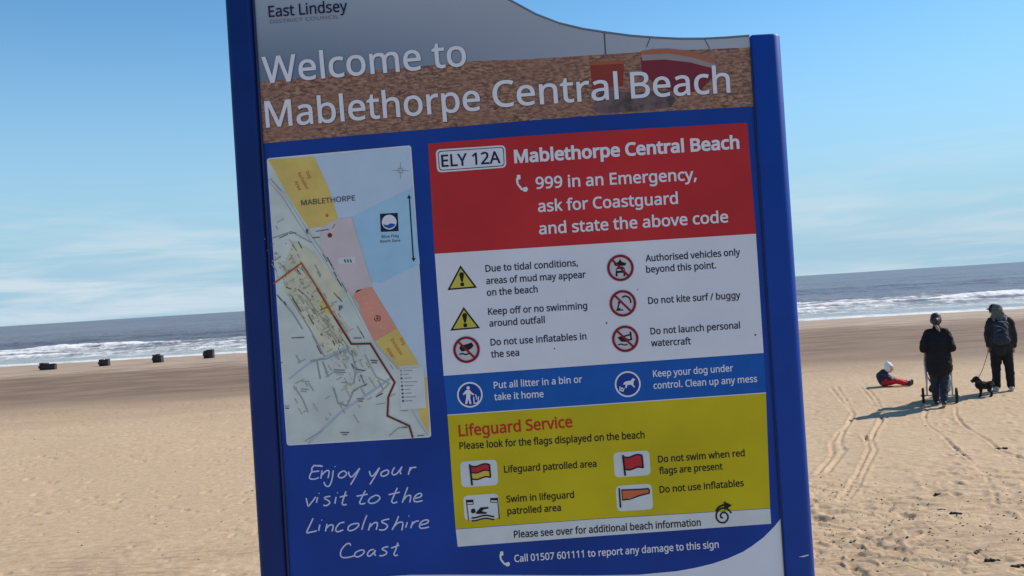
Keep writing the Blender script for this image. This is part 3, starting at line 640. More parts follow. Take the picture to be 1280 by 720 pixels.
# photograph of a grey sky over rippled sand, printed flat
m_bsky = bpy.data.materials.new("banner_print_sky"); nt, b = nodes_of(m_bsky); b.inputs["Roughness"].default_value = .42
tcn = nt.nodes.new("ShaderNodeTexCoord"); sx = nt.nodes.new("ShaderNodeSeparateXYZ"); nt.links.new(tcn.outputs["Object"], sx.inputs[0])
def mrn(nt, v, a, bb, c, d):
    n = nt.nodes.new("ShaderNodeMapRange"); n.interpolation_type = 'SMOOTHSTEP'; nt.links.new(v, n.inputs[0])
    for i, x in enumerate((a, bb, c, d)): n.inputs[1 + i].default_value = x
    return n.outputs[0]
def mixn(nt, f, a, bb):
    n = nt.nodes.new("ShaderNodeMix"); n.data_type = 'RGBA'
    if isinstance(f, (int, float)): n.inputs[0].default_value = f
    else: nt.links.new(f, n.inputs[0])
    for k, v in ((6, a), (7, bb)):
        if isinstance(v, tuple): n.inputs[k].default_value = (*v, 1)
        else: nt.links.new(v, n.inputs[k])
    return n.outputs[2]
def noisen(nt, vec, scale, detail=4, rough=.5, st=None, rot=0):
    if st:
        mp = nt.nodes.new("ShaderNodeMapping"); mp.inputs["Scale"].default_value = st; mp.inputs["Rotation"].default_value = (0, rot, 0); nt.links.new(vec, mp.inputs[0]); vec = mp.outputs[0]
    n = nt.nodes.new("ShaderNodeTexNoise"); n.inputs["Scale"].default_value = scale; n.inputs["Detail"].default_value = detail; n.inputs["Roughness"].default_value = rough
    nt.links.new(vec, n.inputs["Vector"]); return n.outputs[0]
gx = mrn(nt, sx.outputs[0], -.45, .40, 0, 1)
zl = sp2(400, 60).z - BOFF.z
gz = mrn(nt, sx.outputs[2], zl - .06, zl + .12, 0, 1)
c_ = mixn(nt, gx, (.16, .21, .30), (.44, .47, .54)); c2_ = mixn(nt, gx, (.38, .43, .50), (.50, .51, .57))
nt.links.new(mixn(nt, gz, c_, c2_), b.inputs["Base Color"])
m_bsand = bpy.data.materials.new("banner_print_sand"); nt, b = nodes_of(m_bsand); b.inputs["Roughness"].default_value = .42
tcn = nt.nodes.new("ShaderNodeTexCoord"); ov = tcn.outputs["Object"]
n1 = noisen(nt, ov, 1.0, 5, .62, (95, 95, 250), .07); n2 = noisen(nt, ov, 1.0, 4, .6, (14, 14, 55), .07)
cc = mixn(nt, mrn(nt, n1, .40, .62, 0, 1), (.17, .068, .042), (.48, .26, .155))
cc = mixn(nt, mrn(nt, n2, .40, .60, 0, .55), cc, (.33, .15, .09))
n3 = noisen(nt, ov, 1.0, 3, .6, (50, 50, 130), .1)
cc = mixn(nt, mrn(nt, n3, .62, .70, 0, .8), cc, (.07, .03, .03))
nt.links.new(cc, b.inputs["Base Color"])
bottom = [(seam_l(179), 179.3), (430, 170.4), (531.4, 162), (650, 151.5), (750, 144), (850, 138), (seam_r(133), 133)]
hor = [(seam_l(102) , 102.5), (420, 93), (522, 83), (597, 76), (650, 74.5), (756, 68), (803, 65), (870, 62), (seam_r(59), 59.4)]
inset_top = [(seam_l(-108) + .5, -107)] + [(x, y + 1.2) for (x, y) in top_edge[1:-1]] + [(seam_r(44), 46)]
wb = empty("welcome_banner", (0, 0, 0), 0, board)
A = Art(); A.poly(inset_top + hor[::-1], m_bsky, 1); A.build("sky_print", wb)
A = Art(); A.poly(hor + bottom[::-1], m_bsand, 1); A.build("sand_print", wb)
m_or = pm("print_bucket_orange", (.42, .12, .05)); m_bd = pm("print_bucket_red", (.30, .05, .035)); m_bt = pm("print_boat_red", (.22, .03, .045)); m_br = pm("print_boat_orange", (.45, .16, .09)); m_bs = pm("print_boat_stripe", (.36, .30, .30)); m_sh = mat("print_shaded_sand", (.13, .08, .075), .45, .5, 60); m_wall = pm("print_pole_grey", (.10, .12, .14))
A = Art()
A.poly([(752, 112), (790, 116), (838, 113), (845, 126), (838, 134), (800, 139), (752, 142), (738, 136)], m_sh, 2)
A.poly([(737.5, 78), (779.6, 76), (779, 107), (740, 112)], m_bd, 3)
A.poly([(736.5, 77.6), (780.5, 75.4), (780, 79.6), (737.5, 82)], m_or, 4)
A.build("bucket_print", wb)
A = Art()
A.poly([(801, 72), (820, 66.5), (850, 66), (880, 72), (893, 79), (890, 97), (876, 113), (850, 118), (820, 106), (803, 92)], m_bt, 3)
A.poly([(801, 66), (803, 76), (830, 74.5), (862, 78), (893, 86), (894, 80), (880, 72), (850, 66.5)], m_bs, 4)
A.poly([(800.5, 64.5), (815, 61.5), (835, 60.8), (860, 63.5), (882, 69.5), (894.5, 77.5), (892, 80), (866, 72), (836, 67), (801, 68.5)], m_br, 5)
A.stroke([(755.3, 40.5), (756.8, 68)], 1.8, m_wall, 3); A.stroke([(813, 46.5), (808, 59)], 1.1, m_wall, 3); A.stroke([(881, 49.5), (887, 61)], 1.1, m_wall, 3)
A.build("toy_boat_print", wb)
P_EDGE = pm("print_lettering_shade", (.10, .085, .09), var=.1)
def btxt(s, p0, p1, cap):
    A = Art()
    A.text(s, (p0[0] + .4, p0[1] + .5), (p1[0] + .4, p1[1] + .5), cap, P_EDGE, 6, .018)
    A.text(s, p0, p1, cap, P_TXT, 7, .016); return A.build("lettering", wb)
btxt("Welcome to", (329.6, 104.5), (583.6, 82.0), 32.5)
btxt("Mablethorpe", (333, 159.3), (601, 137.6), 32)
btxt("Central", (616.8, 134.2), (773.5, 123.6), 32)
btxt("Beach", (789, 123), (913, 115.5), 32)
A = Art(); A.text("East Lindsey", (336.3, 21.6), (434.6, 14.2), 13.6, P_NAVY, 6, .02)
A.text("DISTRICT COUNCIL", (338, 29.5), (424, 23), 4.2, pm("print_faint_grey", (.17, .20, .24)), 6, .0); A.build("lettering", wb)

# ---- emergency notice
en = empty("emergency_notice", (0, 0, 0), 0, board)
A = Art(); A.poly([(535.3, 179.6), (640, 171.3), (740, 164.5), (934, 153.6), (944.9, 292.4), (543.3, 317.5)], P_RED, 1); A.build("red_backing", en)
def rpoly(tl, tr, br, bl, r=3.0, n=4):
    P = [Vector(p) for p in (tl, tr, br, bl)]; out = []
    for i in range(4):
        p = P[i]; a = (P[i - 1] - p).normalized(); c = (P[(i + 1) % 4] - p).normalized()
        for k in range(n + 1):
            t = k / n; q = p + a * (r * (1 - t) ** 2) + c * (r * t ** 2); out.append((q.x, q.y))
    return out
A = Art()
A.poly(rpoly((544.5, 187), (631.6, 181.4), (633, 209.4), (546.6, 215.8), 6), P_WHITE, 2)
A.poly(rpoly((547, 189), (629.6, 183.6), (630.8, 207.6), (549, 213.6), 4.5), P_NAVY, 3)
A.poly(rpoly((548, 190), (628.6, 184.6), (629.8, 206.6), (550, 212.6), 4), P_WHITE, 4)
A.text("ELY 12A", (552.2, 208.7), (626, 203.8), 14.6, P_NAVY, 6, .026); A.build("code_plate", en)
A = Art(); A.text("Mablethorpe Central Beach", (643, 203.4), (924.4, 185.2), 15.2, P_TXT, 3, .055)
A.build("lettering", en)
A = Art()
A.text("999 in an Emergency,", (669.9, 235.9), (870.9, 224.7), 14.2, P_TXT, 3, .030)
A.text("ask for Coastguard", (672.6, 264.8), (847.6, 254.4), 14.0, P_TXT, 3, .030)
A.text("and state the above code", (673.9, 292.8), (910.4, 277.6), 14.0, P_TXT, 3, .030)
A.build("lettering", en)
def phone(par, x, y, s, m):
    A = Art()
    A.stroke([(x + 2 * s, y), (x + .2 * s, y + 4 * s), (x + 1.2 * s, y + 10 * s), (x + 6 * s, y + 16 * s), (x + 12.5 * s, y + 18 * s)], 2.6 * s, m, 3)
    A.poly([(x + 0 * s, y - 1.5 * s), (x + 4.2 * s, y - 1.8 * s), (x + 4.8 * s, y + 3.6 * s), (x + .2 * s, y + 5 * s)], m, 4)
    A.poly([(x + 8 * s, y + 14.2 * s), (x + 12.5 * s, y + 13.2 * s), (x + 14.2 * s, y + 16.5 * s), (x + 12 * s, y + 19.6 * s), (x + 8 * s, y + 19 * s)], m, 4)
    return A.build("telephone_symbol", par)
phone(en, 646.0, 220.3, 1.0, P_TXT)

# ---- hazards notice
hn = empty("hazards_notice", (0, 0, 0), 0, board)
A = Art(); A.poly([(543.5, 318.2), (944.9, 293.1), (954.5, 441.2), (554.6, 469.8)], P_WHITE, 1)
A.stroke([(543.4, 317.9), (944.9, 292.8)], 1.2, P_TXT, 3); A.build("white_backing", hn)
SM = 8.2
def lines(par, L, cap, m, layer=3, bold=.028):
    A = Art()
    for s, p0, p1 in L: A.text(s, p0, p1, cap, m, layer, bold)
    return A.build("lettering", par)
lines(hn, [("Due to tidal conditions,", (607, 339.9), (722.6, 332.4)), ("areas of mud may appear", (607.9, 355.2), (732.4, 347)), ("on the beach", (608.8, 369.8), (672.3, 365.4))], SM, P_NAVY)
lines(hn, [("Keep off or no swimming", (610.3, 393.6), (734.2, 386)), ("around outfall", (611.9, 408.3), (681.2, 403.6))], SM, P_NAVY)
lines(hn, [("Do not use inflatables in", (613.4, 432), (733.2, 424.2)), ("the sea", (614, 447), (649.1, 444.6))], SM, P_NAVY)
lines(hn, [("Authorised vehicles only", (807, 327), (925.4, 319)), ("beyond this point.", (807.8, 341), (895.2, 335.4))], SM, P_NAVY)
lines(hn, [("Do not kite surf / buggy", (810.3, 380), (925.7, 372.7))], SM, P_NAVY)
lines(hn, [("Do not launch personal", (813.3, 418.2), (925.1, 410.4)), ("watercraft", (813.9, 433), (863.7, 430.2))], SM, P_NAVY)
def triangle(par, ap, bl, br):
    A = Art(); c = ((ap[0] + bl[0] + br[0]) / 3, (ap[1] + bl[1] + br[1]) / 3)
    sc = lambda p, k: (c[0] + (p[0] - c[0]) * k, c[1] + (p[1] - c[1]) * k)
    A.poly([ap, bl, br], P_BLACK, 2); A.poly([sc(ap, .80), sc(bl, .80), sc(br, .80)], P_ICYEL, 3)
    A.poly([(c[0] - 3.2, c[1] - 8.2), (c[0] - 1.5, c[1] - 10.8), (c[0] + 1.5, c[1] - 11), (c[0] + 3.0, c[1] - 8.6), (c[0] + 1.6, c[1] + .8), (c[0] - .4, c[1] + 1)], P_BLACK, 5)
    A.disc(c[0] + .8, c[1] + 4.2, 2.5, P_BLACK, 5, n=14)
    return A.build("warning_triangle", par)
triangle(hn, (575.6, 331.6), (559.2, 362.8), (596.4, 359.6))
triangle(hn, (579.6, 383.6), (562.8, 413.4), (600.2, 410.2))
P_PINK = pm("print_pale_disc", (.60, .58, .63))
def prohibition(par, cx, cy, kind):
    A = Art(); A.disc(cx, cy, 17.2, P_PINK, 2); A.ring(cx, cy, 15.0, 3.0, P_DRED, 6)
    A.stroke([(cx - 10.6, cy - 10.2), (cx + 10.6, cy + 10.4)], 2.6, P_DRED, 5)
    if kind == 'raft':
        A.poly([(cx - 9, cy - 1.5), (cx - 8, cy - 4.5), (cx + 6.5, cy - 9), (cx + 9, cy - 5), (cx + 5, cy - .5), (cx - 6, cy + 2.5)], P_BLACK, 3)
        A.stroke([(cx - 9, cy + 6), (cx - 5, cy + 4.8), (cx - 1, cy + 6.2), (cx + 4, cy + 4.6)], 1.8, P_BLACK, 3)
    if kind == 'vehicle':
        A.poly([(cx - 8.5, cy - 5), (cx - 2.5, cy - 7.5), (cx - .5, cy - 11), (cx + 2, cy - 7.5), (cx + 7.5, cy - 6), (cx + 6, cy - 2.8), (cx - 6, cy - 2.2)], P_BLACK, 3)
        A.poly([(cx - 5.5, cy + 1), (cx - 2.5, cy - 1.6), (cx + 3, cy - 1.8), (cx + 5.5, cy + .8), (cx + 6.2, cy + 6), (cx - 6, cy + 6.5)], P_BLACK, 3)
        A.poly([(cx - 4.5, cy + 1.6), (cx + 4.6, cy + 1.2), (cx + 4.8, cy + 3.2), (cx - 4.6, cy + 3.6)], P_PINK, 4)
        A.poly([(cx - 6, cy + 6.6), (cx - 3.6, cy + 6.5), (cx - 3.6, cy + 10.6), (cx - 6, cy + 10.8)], P_BLACK, 3)
        A.poly([(cx + 3.8, cy + 6.2), (cx + 6.2, cy + 6.1), (cx + 6.2, cy + 10.2), (cx + 3.8, cy + 10.4)], P_BLACK, 3)
    if kind == 'kite':
        A.stroke([(cx - 1, cy - 7.5), (cx + 3, cy - 9.2), (cx + 7.5, cy - 7.6), (cx + 9.6, cy - 4), (cx + 9.8, cy - .5)], 2.0, P_BLACK, 3)
        A.stroke([(cx - 5, cy + 1), (cx - 6.5, cy + 6.8), (cx - 3, cy + 7)], 1.8, P_BLACK, 3); A.disc(cx - 4.6, cy - .8, 1.7, P_BLACK, 4, n=10)
        A.stroke([(cx - 8.5, cy + 8.6), (cx + .5, cy + 8.2)], 1.6, P_BLACK, 3)
    if kind == 'jetski':
        A.poly([(cx - 10, cy - 2), (cx - 3, cy - 3.8), (cx + 4, cy + .8), (cx + 3, cy + 4), (cx - 5, cy + 3.6)], P_BLACK, 3)
        A.stroke([(cx - 2, cy - 3), (cx + 6.6, cy - 5.4), (cx + 7.8, cy + .6), (cx + 2, cy + 1.8)], 2.0, P_BLACK, 3)
        A.stroke([(cx + 6.2, cy - 9), (cx + 7.2, cy - 4)], 2.0, P_BLACK, 4)
        A.stroke([(cx - 9, cy + 7.6), (cx - 5, cy + 6.6), (cx - 1, cy + 7.8), (cx + 3, cy + 7)], 1.5, P_BLACK, 3)
    return A.build("prohibition_symbol", par)
prohibition(hn, 583.1, 437.1, 'raft'); prohibition(hn, 775.4, 334.9, 'vehicle'); prohibition(hn, 778.5, 379.2, 'kite'); prohibition(hn, 781.5, 423.5, 'jetski')
A = Art()
for (x, y, r) in ((758.2, 403.8, 1.1), (944, 418.6, 1.2), (693, 435.6, .9), (797, 362, .7), (708, 377, .6)): A.disc(x, y, r, P_NAVY, 2, n=9)
tag(A.build("dirt_specks", hn), kind="stuff")

# ---- blue strip
ln = empty("litter_and_dog_notice", (0, 0, 0), 0, board)
A = Art(); A.poly([(554.7, 470.6), (954.6, 442.0), (957.4, 490.3), (559.4, 518.2)], P_LBLUE, 1); A.build("blue_backing", ln)
lines(ln, [("Put all litter in a bin or", (617.4, 485.6), (727.9, 477.8)), ("take it home", (618, 500.2), (679.7, 496.2))], SM, P_TXT, 3, .024)
lines(ln, [("Keep your dog under", (816.4, 471.2), (916.5, 463.8)), ("control. Clean up any mess", (817, 486), (946.5, 477.2))], SM, P_TXT, 3, .024)
cx, cy = 587.4, 493.4
A = Art(); A.disc(cx, cy, 14.4, P_BLUE, 2); A.ring(cx, cy, 15.0, 2.0, P_TXT, 4)
A.disc(cx - 2.2, cy - 8.6, 2.1, P_TXT, 4, n=12)
A.poly([(cx - 4.4, cy - 6), (cx - .6, cy - 6.4), (cx + 2.4, cy - 3), (cx + 5.6, cy - .6), (cx + 4.8, cy + .6), (cx + .8, cy - 1.2), (cx + .4, cy + 4), (cx + 2, cy + 11.4), (cx - .4, cy + 11.6), (cx - 2, cy + 5), (cx - 3.4, cy + 11.8), (cx - 6, cy + 11.2), (cx - 4.6, cy + 3), (cx - 4.8, cy - 1.6), (cx - 8.2, cy + .6), (cx - 8.8, cy - .8), (cx - 6.6, cy - 4)], P_TXT, 4)
A.stroke([(cx + 4.6, cy + 2.6), (cx + 5.4, cy + 10.6), (cx + 10.2, cy + 10), (cx + 10.8, cy + 2)], 1.4, P_TXT, 4)
A.stroke([(cx + 7.2, cy - .6), (cx + 8.2, cy + 3.6), (cx + 8.4, cy + 6)], 1.2, P_TXT, 5); A.build("litter_symbol", ln)
cx, cy = 784.6, 480.1
A = Art(); A.disc(cx, cy, 14.4, P_BLUE, 2); A.ring(cx, cy, 15.2, 2.0, P_TXT, 4)
A.poly([(cx - 5, cy - 1.6), (cx - 2.4, cy - 3.4), (cx + 3.6, cy - 4.4), (cx + 6.4, cy - 7.6), (cx + 9.4, cy - 6), (cx + 7.4, cy - 3.4), (cx + 7, cy + .6), (cx + 9.4, cy + 3.6), (cx + 8, cy + 4.2), (cx + 4.4, cy + .8), (cx - .4, cy + 1), (cx - 1.4, cy + 4.8), (cx - 3.2, cy + 4.6), (cx - 2.8, cy + .2), (cx - 5.6, cy + .8)], P_TXT, 4)
A.stroke([(cx - 9.6, cy + 3), (cx - 9.8, cy + 7.6), (cx - 6, cy + 8.8), (cx - 4.4, cy + 5)], 1.3, P_TXT, 4); A.disc(cx - 7.4, cy + 5.4, 1.3, P_TXT, 5, n=10)
A.build("dog_symbol", ln)

# ---- lifeguard notice
gn = empty("lifeguard_notice", (0, 0, 0), 0, board)
A = Art(); A.poly([(559.4, 519.0), (957.4, 491.1), (962.6, 635.2), (740, 648.6), (569.6, 661.2)], P_YEL, 1)
A.stroke([(559.2, 518.8), (957.4, 490.9)], 1.0, P_TXT, 3); A.build("yellow_backing", gn)
A = Art(); A.text("Lifeguard Service", (573.8, 545.4), (715.8, 533.6), 13.6, P_LRED, 3, .035); A.build("lettering", gn)
lines(gn, [("Please look for the flags displayed on the beach", (574.5, 561.6), (805.9, 547.6))], 8.6, P_BLACK)
lines(gn, [("Lifeguard patrolled area", (630.4, 590.8), (745.7, 583.4))], SM, P_BLACK)
lines(gn, [("Swim in lifeguard", (633.2, 628), (717.8, 622.2)), ("patrolled area", (634.4, 643), (701.3, 638.4))], SM, P_BLACK)
lines(gn, [("Do not swim when red", (822.8, 578.2), (931, 570)), ("flags are present", (824.1, 592.6), (903.3, 586.8))], SM, P_BLACK)
lines(gn, [("Do not use inflatables", (824.7, 616), (929.8, 607.6))], SM, P_BLACK)
def wavy(x0, x1, y, amp, slope, n=9, ph=0): return [(x0 + (x1 - x0) * k / n, y + slope * (x1 - x0) * k / n + amp * math.sin(ph + 2 * math.pi * k / n)) for k in range(n + 1)]
def flagbox(kind, x, y, w, h):
    A = Art(); A.poly(rpoly((x, y), (x + w, y - w * .066), (x + w + h * .066, y + h - w * .066), (x + h * .066, y + h), 6), P_BOX, 2)
    S = -.07
    if kind in ('rw', 'red'):
        x0 = x + w * .28; x1 = x + w * .80; t = y + h * .16; bo = y + h * .66
        top = wavy(x0, x1, t, 1.4, S, ph=0); bot = wavy(x0 + 2, x1 + 1.5, bo, 1.4, S)
        A.poly(top + bot[::-1], P_FLAGR, 3)
        if kind == 'rw':
            mid = wavy(x0 + 1, x1 + .8, (t + bo) / 2, 1.4, S); A.poly(mid + bot[::-1], P_FLAGY, 4); A.stroke(mid, 1.4, P_BLACK, 5)
        A.stroke(top, 1.8, P_BLACK, 5); A.stroke(bot, 1.8, P_BLACK, 5); A.stroke([top[-1], bot[-1]], 1.9, P_BLACK, 6)
        A.stroke([(x0 - .6, t - 2), (x0 + 2.4, y + h * .92)], 2.3, P_BLACK, 7)
    if kind == 'sock':
        A.poly([(x + 8, y + 4.6), (x + 30, y + 4.2), (x + 41, y + 3.4), (x + 42, y + 8.6), (x + 30, y + 11.6), (x + 9, y + 17.5)], P_FLAGO, 3)
        A.stroke([(x + 7, y + 5.0), (x + 30, y + 4.2), (x + 40.6, y + 3.2), (x + 42.2, y + 5), (x + 42, y + 9), (x + 30, y + 12), (x + 18, y + 16.4), (x + 8, y + 17.6)], 1.6, P_BLACK, 5)
        A.stroke([(x + 4.4, y + 2.6), (x + 6.2, y + 27)], 2.0, P_BLACK, 6); A.stroke([(x + 7.4, y + 5), (x + 8.6, y + 17)], 1.0, P_BLACK, 7)
    if kind == 'swim':
        A.stroke([(x + 4, y + 5), (x + 7, y + 31)], 1.2, P_BLACK, 3); A.stroke([(x + 43, y + 2), (x + 45.4, y + 29)], 1.2, P_BLACK, 3)
        for (fx, fy, s) in ((x + 4.2, y + 5.2, 1), (x + 43, y + 2.6, -1)):
            A.poly([(fx, fy), (fx + 8.4 * s, fy - .4 * s), (fx + 8.6 * s, fy + 3), (fx + .4, fy + 3.2)], P_BLACK, 4)
            A.stroke([(fx + 8.4 * s, fy - .2), (fx + 8.6 * s, fy + 5.4), (fx + .6 * s, fy + 5.8)], .8, P_BLACK, 5)
        A.disc(x + 12.8, y + 19, 3.0, P_BLACK, 4, n=16)
        A.poly([(x + 15.6, y + 21.6), (x + 22, y + 14.6), (x + 31.6, y + 13.8), (x + 31.8, y + 16), (x + 26, y + 17), (x + 23.4, y + 19.4), (x + 30, y + 20.8), (x + 29, y + 22.6), (x + 18, y + 22.8)], P_BLACK, 4)
        A.stroke(wavy(x + 10.5, x + 39, y + 26.6, 1.2, -.05, 18, 1), 1.9, P_BLACK, 4); A.stroke(wavy(x + 11, x + 39, y + 30.2, 1.2, -.05, 18, 1), 1.7, P_BLACK, 4)
    return A.build("flag_symbol" if kind != 'swim' else "swimmer_symbol", gn)
flagbox('rw', 574.9, 577.2, 46, 32); flagbox('swim', 578.8, 619.6, 44, 31); flagbox('red', 766.4, 565.8, 45, 31); flagbox('sock', 769.4, 607.4, 45, 32)

fn = empty("footer_notice", (0, 0, 0), 0, board)
A = Art(); A.poly([(569.7, 661.8), (740, 649.2), (962.7, 635.8), (963.9, 654.6), (740, 670.6), (572.2, 683.4)], P_BOX, 1); A.build("white_backing", fn)
lines(fn, [("Please see over for additional beach information", (642.6, 672.2), (876.1, 657))], 8.6, P_BLACK)
A = Art()   # spiral arrow
sc0 = (903.8, 645.5); spl = []
for k in range(34):
    t = k / 33; a = R(100 + 600 * t) ; rr = 1.2 + 9.6 * t ** .8
    spl.append((sc0[0] + rr * math.cos(a), sc0[1] + rr * math.sin(a) * 1.06))
A.stroke(spl, 2.1, P_BLACK, 3)
ex_, ey_ = spl[-1]
A.stroke([(894.6, 638.5), (898.5, 633.6), (904.5, 630.8)], 2.3, P_BLACK, 5)
A.poly([(904.6, 626.6), (914.6, 631.4), (905.2, 638)], P_BLACK, 6); A.build("turn_over_arrow", fn)
A = Art(); A.text("Call 01507 601111 to report any damage to this sign", (643.2, 702.4), (898.5, 684.4), 8.6, P_TXT, 3, .024); A.build("lettering", board)
phone(board, 625.2, 690.6, .88, P_TXT)
A = Art()   # white sweep at the foot of the board
A.poly([(978.3, 643.5), (974, 650.5), (968, 658), (954.3, 671.8), (940, 682.5), (928.8, 689.6), (910, 698), (890.5, 704.6), (868, 710), (845.8, 714), (798, 718.4), (740, 719.2), (650, 718.8), (560, 718.4), (512, 718.6), (430, 724), (361, 730), (366, 810), (700, 800), (989, 790)], P_WHITE, 1); A.build("foot_print", board)

# ---- map
mp_ = empty("area_map", (0, 0, 0), 0, board)
M_BASE = pm("map_print_land", (.66, .72, .68), var=.10, scale=18); M_SEA = pm("map_print_sea", (.56, .69, .84), var=.02)
M_BAND = pm("map_print_bathing_blue", (.40, .66, .86)); M_YEL = pm("map_print_zone_yellow", (.76, .56, .16), var=.06); M_PINK = pm("map_print_zone_mauve", (.68, .58, .60)); M_ORG = pm("map_print_zone_red", (.78, .34, .26))
M_ROAD = pm("map_print_road", (.44, .42, .30)); M_TAN = pm("map_print_tan_road", (.60, .52, .36)); M_DK = pm("map_print_ink", (.10, .11, .12)); M_GRY = pm("map_print_grey", (.34, .38, .38)); M_LG = pm("map_print_light_grey", (.45, .50, .50)); M_RTE = pm("map_print_route", (.20, .03, .03)); M_RIV = pm("map_print_river", (.46, .54, .64)); M_BLD = pm("map_print_town", (.68, .67, .50), var=.1, scale=40)
q3 = lambda x, y: (320 + x / 3.6, 170 + y / 3.6)
q4 = lambda x, y: (320 + x / 3.6, 360 + y / 3.6)
A = Art(); A.poly(rpoly((333.4, 198.0), (513.8, 181.6), (539.2, 546.4), (358.6, 557.0), 4), P_TXT, 1)
A.poly(rpoly((334.6, 199.2), (512.6, 183.0), (538.0, 545.3), (359.6, 555.8), 3), M_BASE, 2); A.build("map_sheet", mp_)
A = Art()
A.poly([q3(262, 95), q3(692, 50), q3(703, 230), q3(745, 718), q4(768, 400), q4(750, 372), q4(735, 345), q4(635, 180), q4(520, 0), q3(525, 668), q3(475, 510), q3(432, 364), q3(370, 372), q3(330, 240)], M_SEA, 3)
A.build("sea_print", mp_)
A = Art(); A.poly([q3(703, 232), q3(560, 300), q3(432, 364), q3(475, 510), q3(522, 655), q3(560, 662), q3(738, 574)], M_BAND, 4); A.build("bathing_zone_print", mp_)
for P_ in ([q3(56, 106), q3(262, 93), q3(330, 240), q3(370, 372), q3(300, 405), q3(240, 415), q3(190, 340), q3(130, 240)],
           [q4(635, 180), q4(735, 345), q4(622, 352), q4(535, 240)],
           [q4(757, 400), q4(768, 400), q4(780, 655), q4(752, 610), q4(728, 545), q4(762, 540)],
           [q4(285, 60), q4(310, 65), q4(335, 110), q4(310, 115), q4(290, 90)]):
    A = Art(); A.poly(P_, M_YEL, 4); A.build("yellow_zone_print", mp_)
A = Art(); A.poly([q3(290, 430), q3(300, 410), q3(370, 376), q3(430, 365), q3(475, 510), q3(522, 668), q3(430, 715), q3(352, 600), q3(290, 500)], M_PINK, 5); A.build("mauve_zone_print", mp_)
A = Art(); A.poly([q4(436, 35), q4(455, 10), q4(522, -5), q4(635, 180), q4(532, 240), q4(480, 130), q4(462, 75)], M_ORG, 5); A.build("red_zone_print", mp_)
rm = random.Random(3)
A = Art()    # roads, streets and river
A.poly([q3(170, 470), q3(262, 520), q3(420, 720), q4(340, 60), q4(420, 180), q4(400, 260), q4(330, 300), q4(240, 160), q4(130, 20), q3(120, 600)], M_BLD, 3)
for L, w, m_ in (([q4(235, 700), q4(380, 560), q4(500, 480), q4(615, 400)], 3.0, M_RIV), ([q4(150, 410), q4(230, 345), q4(400, 270)], 2.2, M_RIV),
              ([q3(60, 195), q3(120, 265), q3(200, 390), q3(290, 520), q3(420, 715), q4(540, 260), q4(640, 370), q4(728, 545)], 5.0, M_LG),
              ([q3(62, 200), q3(126, 268), q3(204, 395), q3(292, 525), q3(418, 712), q4(536, 262), q4(636, 372), q4(722, 545)], 2.6, M_BASE),
              ([q4(95, 30), q4(170, 120), q4(210, 185)], 1.8, M_GRY), ([q4(160, 50), q4(240, 180), q4(310, 310)], 1.8, M_ROAD), ([q4(215, 25), q4(330, 180), q4(395, 260)], 1.6, M_ROAD), ([q4(245, 330), q4(320, 318), q4(420, 270)], 1.6, M_GRY),
              ([q4(430, 290), q4(450, 360), q4(440, 430)], 1.7, M_GRY), ([q4(490, 300), q4(540, 400), q4(600, 430), q4(540, 490)], 1.6, M_ROAD), ([q4(350, 450), q4(370, 520), q4(410, 530), q4(440, 460), q4(500, 430)], 1.7, M_GRY), ([q4(275, 330), q4(290, 410)], 2.0, M_GRY), ([q4(300, 330), q4(325, 400)], 2.0, M_GRY),
              ([q4(170, 440), q4(210, 500), q4(235, 560)], 1.5, M_GRY), ([q3(75, 460), q3(160, 430), q3(250, 480)], 1.4, M_GRY), ([q4(700, 545), q4(730, 600), q4(775, 665)], 1.8, M_RIV), ([q4(600, 665), q4(640, 630), q4(690, 620)], 1.3, M_GRY), ([q4(220, 690), q4(300, 640)], 1.2, M_GRY)):
    A.stroke(L, w, m_, 4)
for k in range(120):     # the denser side streets
    t = rm.random(); bx, by = (120 + 330 * t + rm.uniform(-70, 60), 560 + 480 * t + rm.uniform(-70, 60)) if k < 78 else (rm.uniform(160, 620), rm.uniform(960, 1270))
    p = (320 + bx / 3.6, 170 + by / 3.6); a = R(rm.choice((58, 60, 62, 59, -31, -29))); l = rm.uniform(3, 13); w_ = rm.uniform(.6, 1.1)
    e = (p[0] + math.cos(a) * l, p[1] + math.sin(a) * l)
    if e[0] > 505 or e[1] > 543: continue
    A.stroke([p, e], w_ + .5, M_LG, 4); A.stroke([p, e], w_, M_ROAD if k % 3 else M_TAN, 5.2)
tag(A.build("street_print", mp_), kind="stuff")
A = Art()    # place names too small to read, and hatch ticks
def tick(p, ang, ln_, w, m_, lay=6):
    A.stroke([p, (p[0] + math.cos(R(ang)) * ln_, p[1] + math.sin(R(ang)) * ln_)], w, m_, lay)
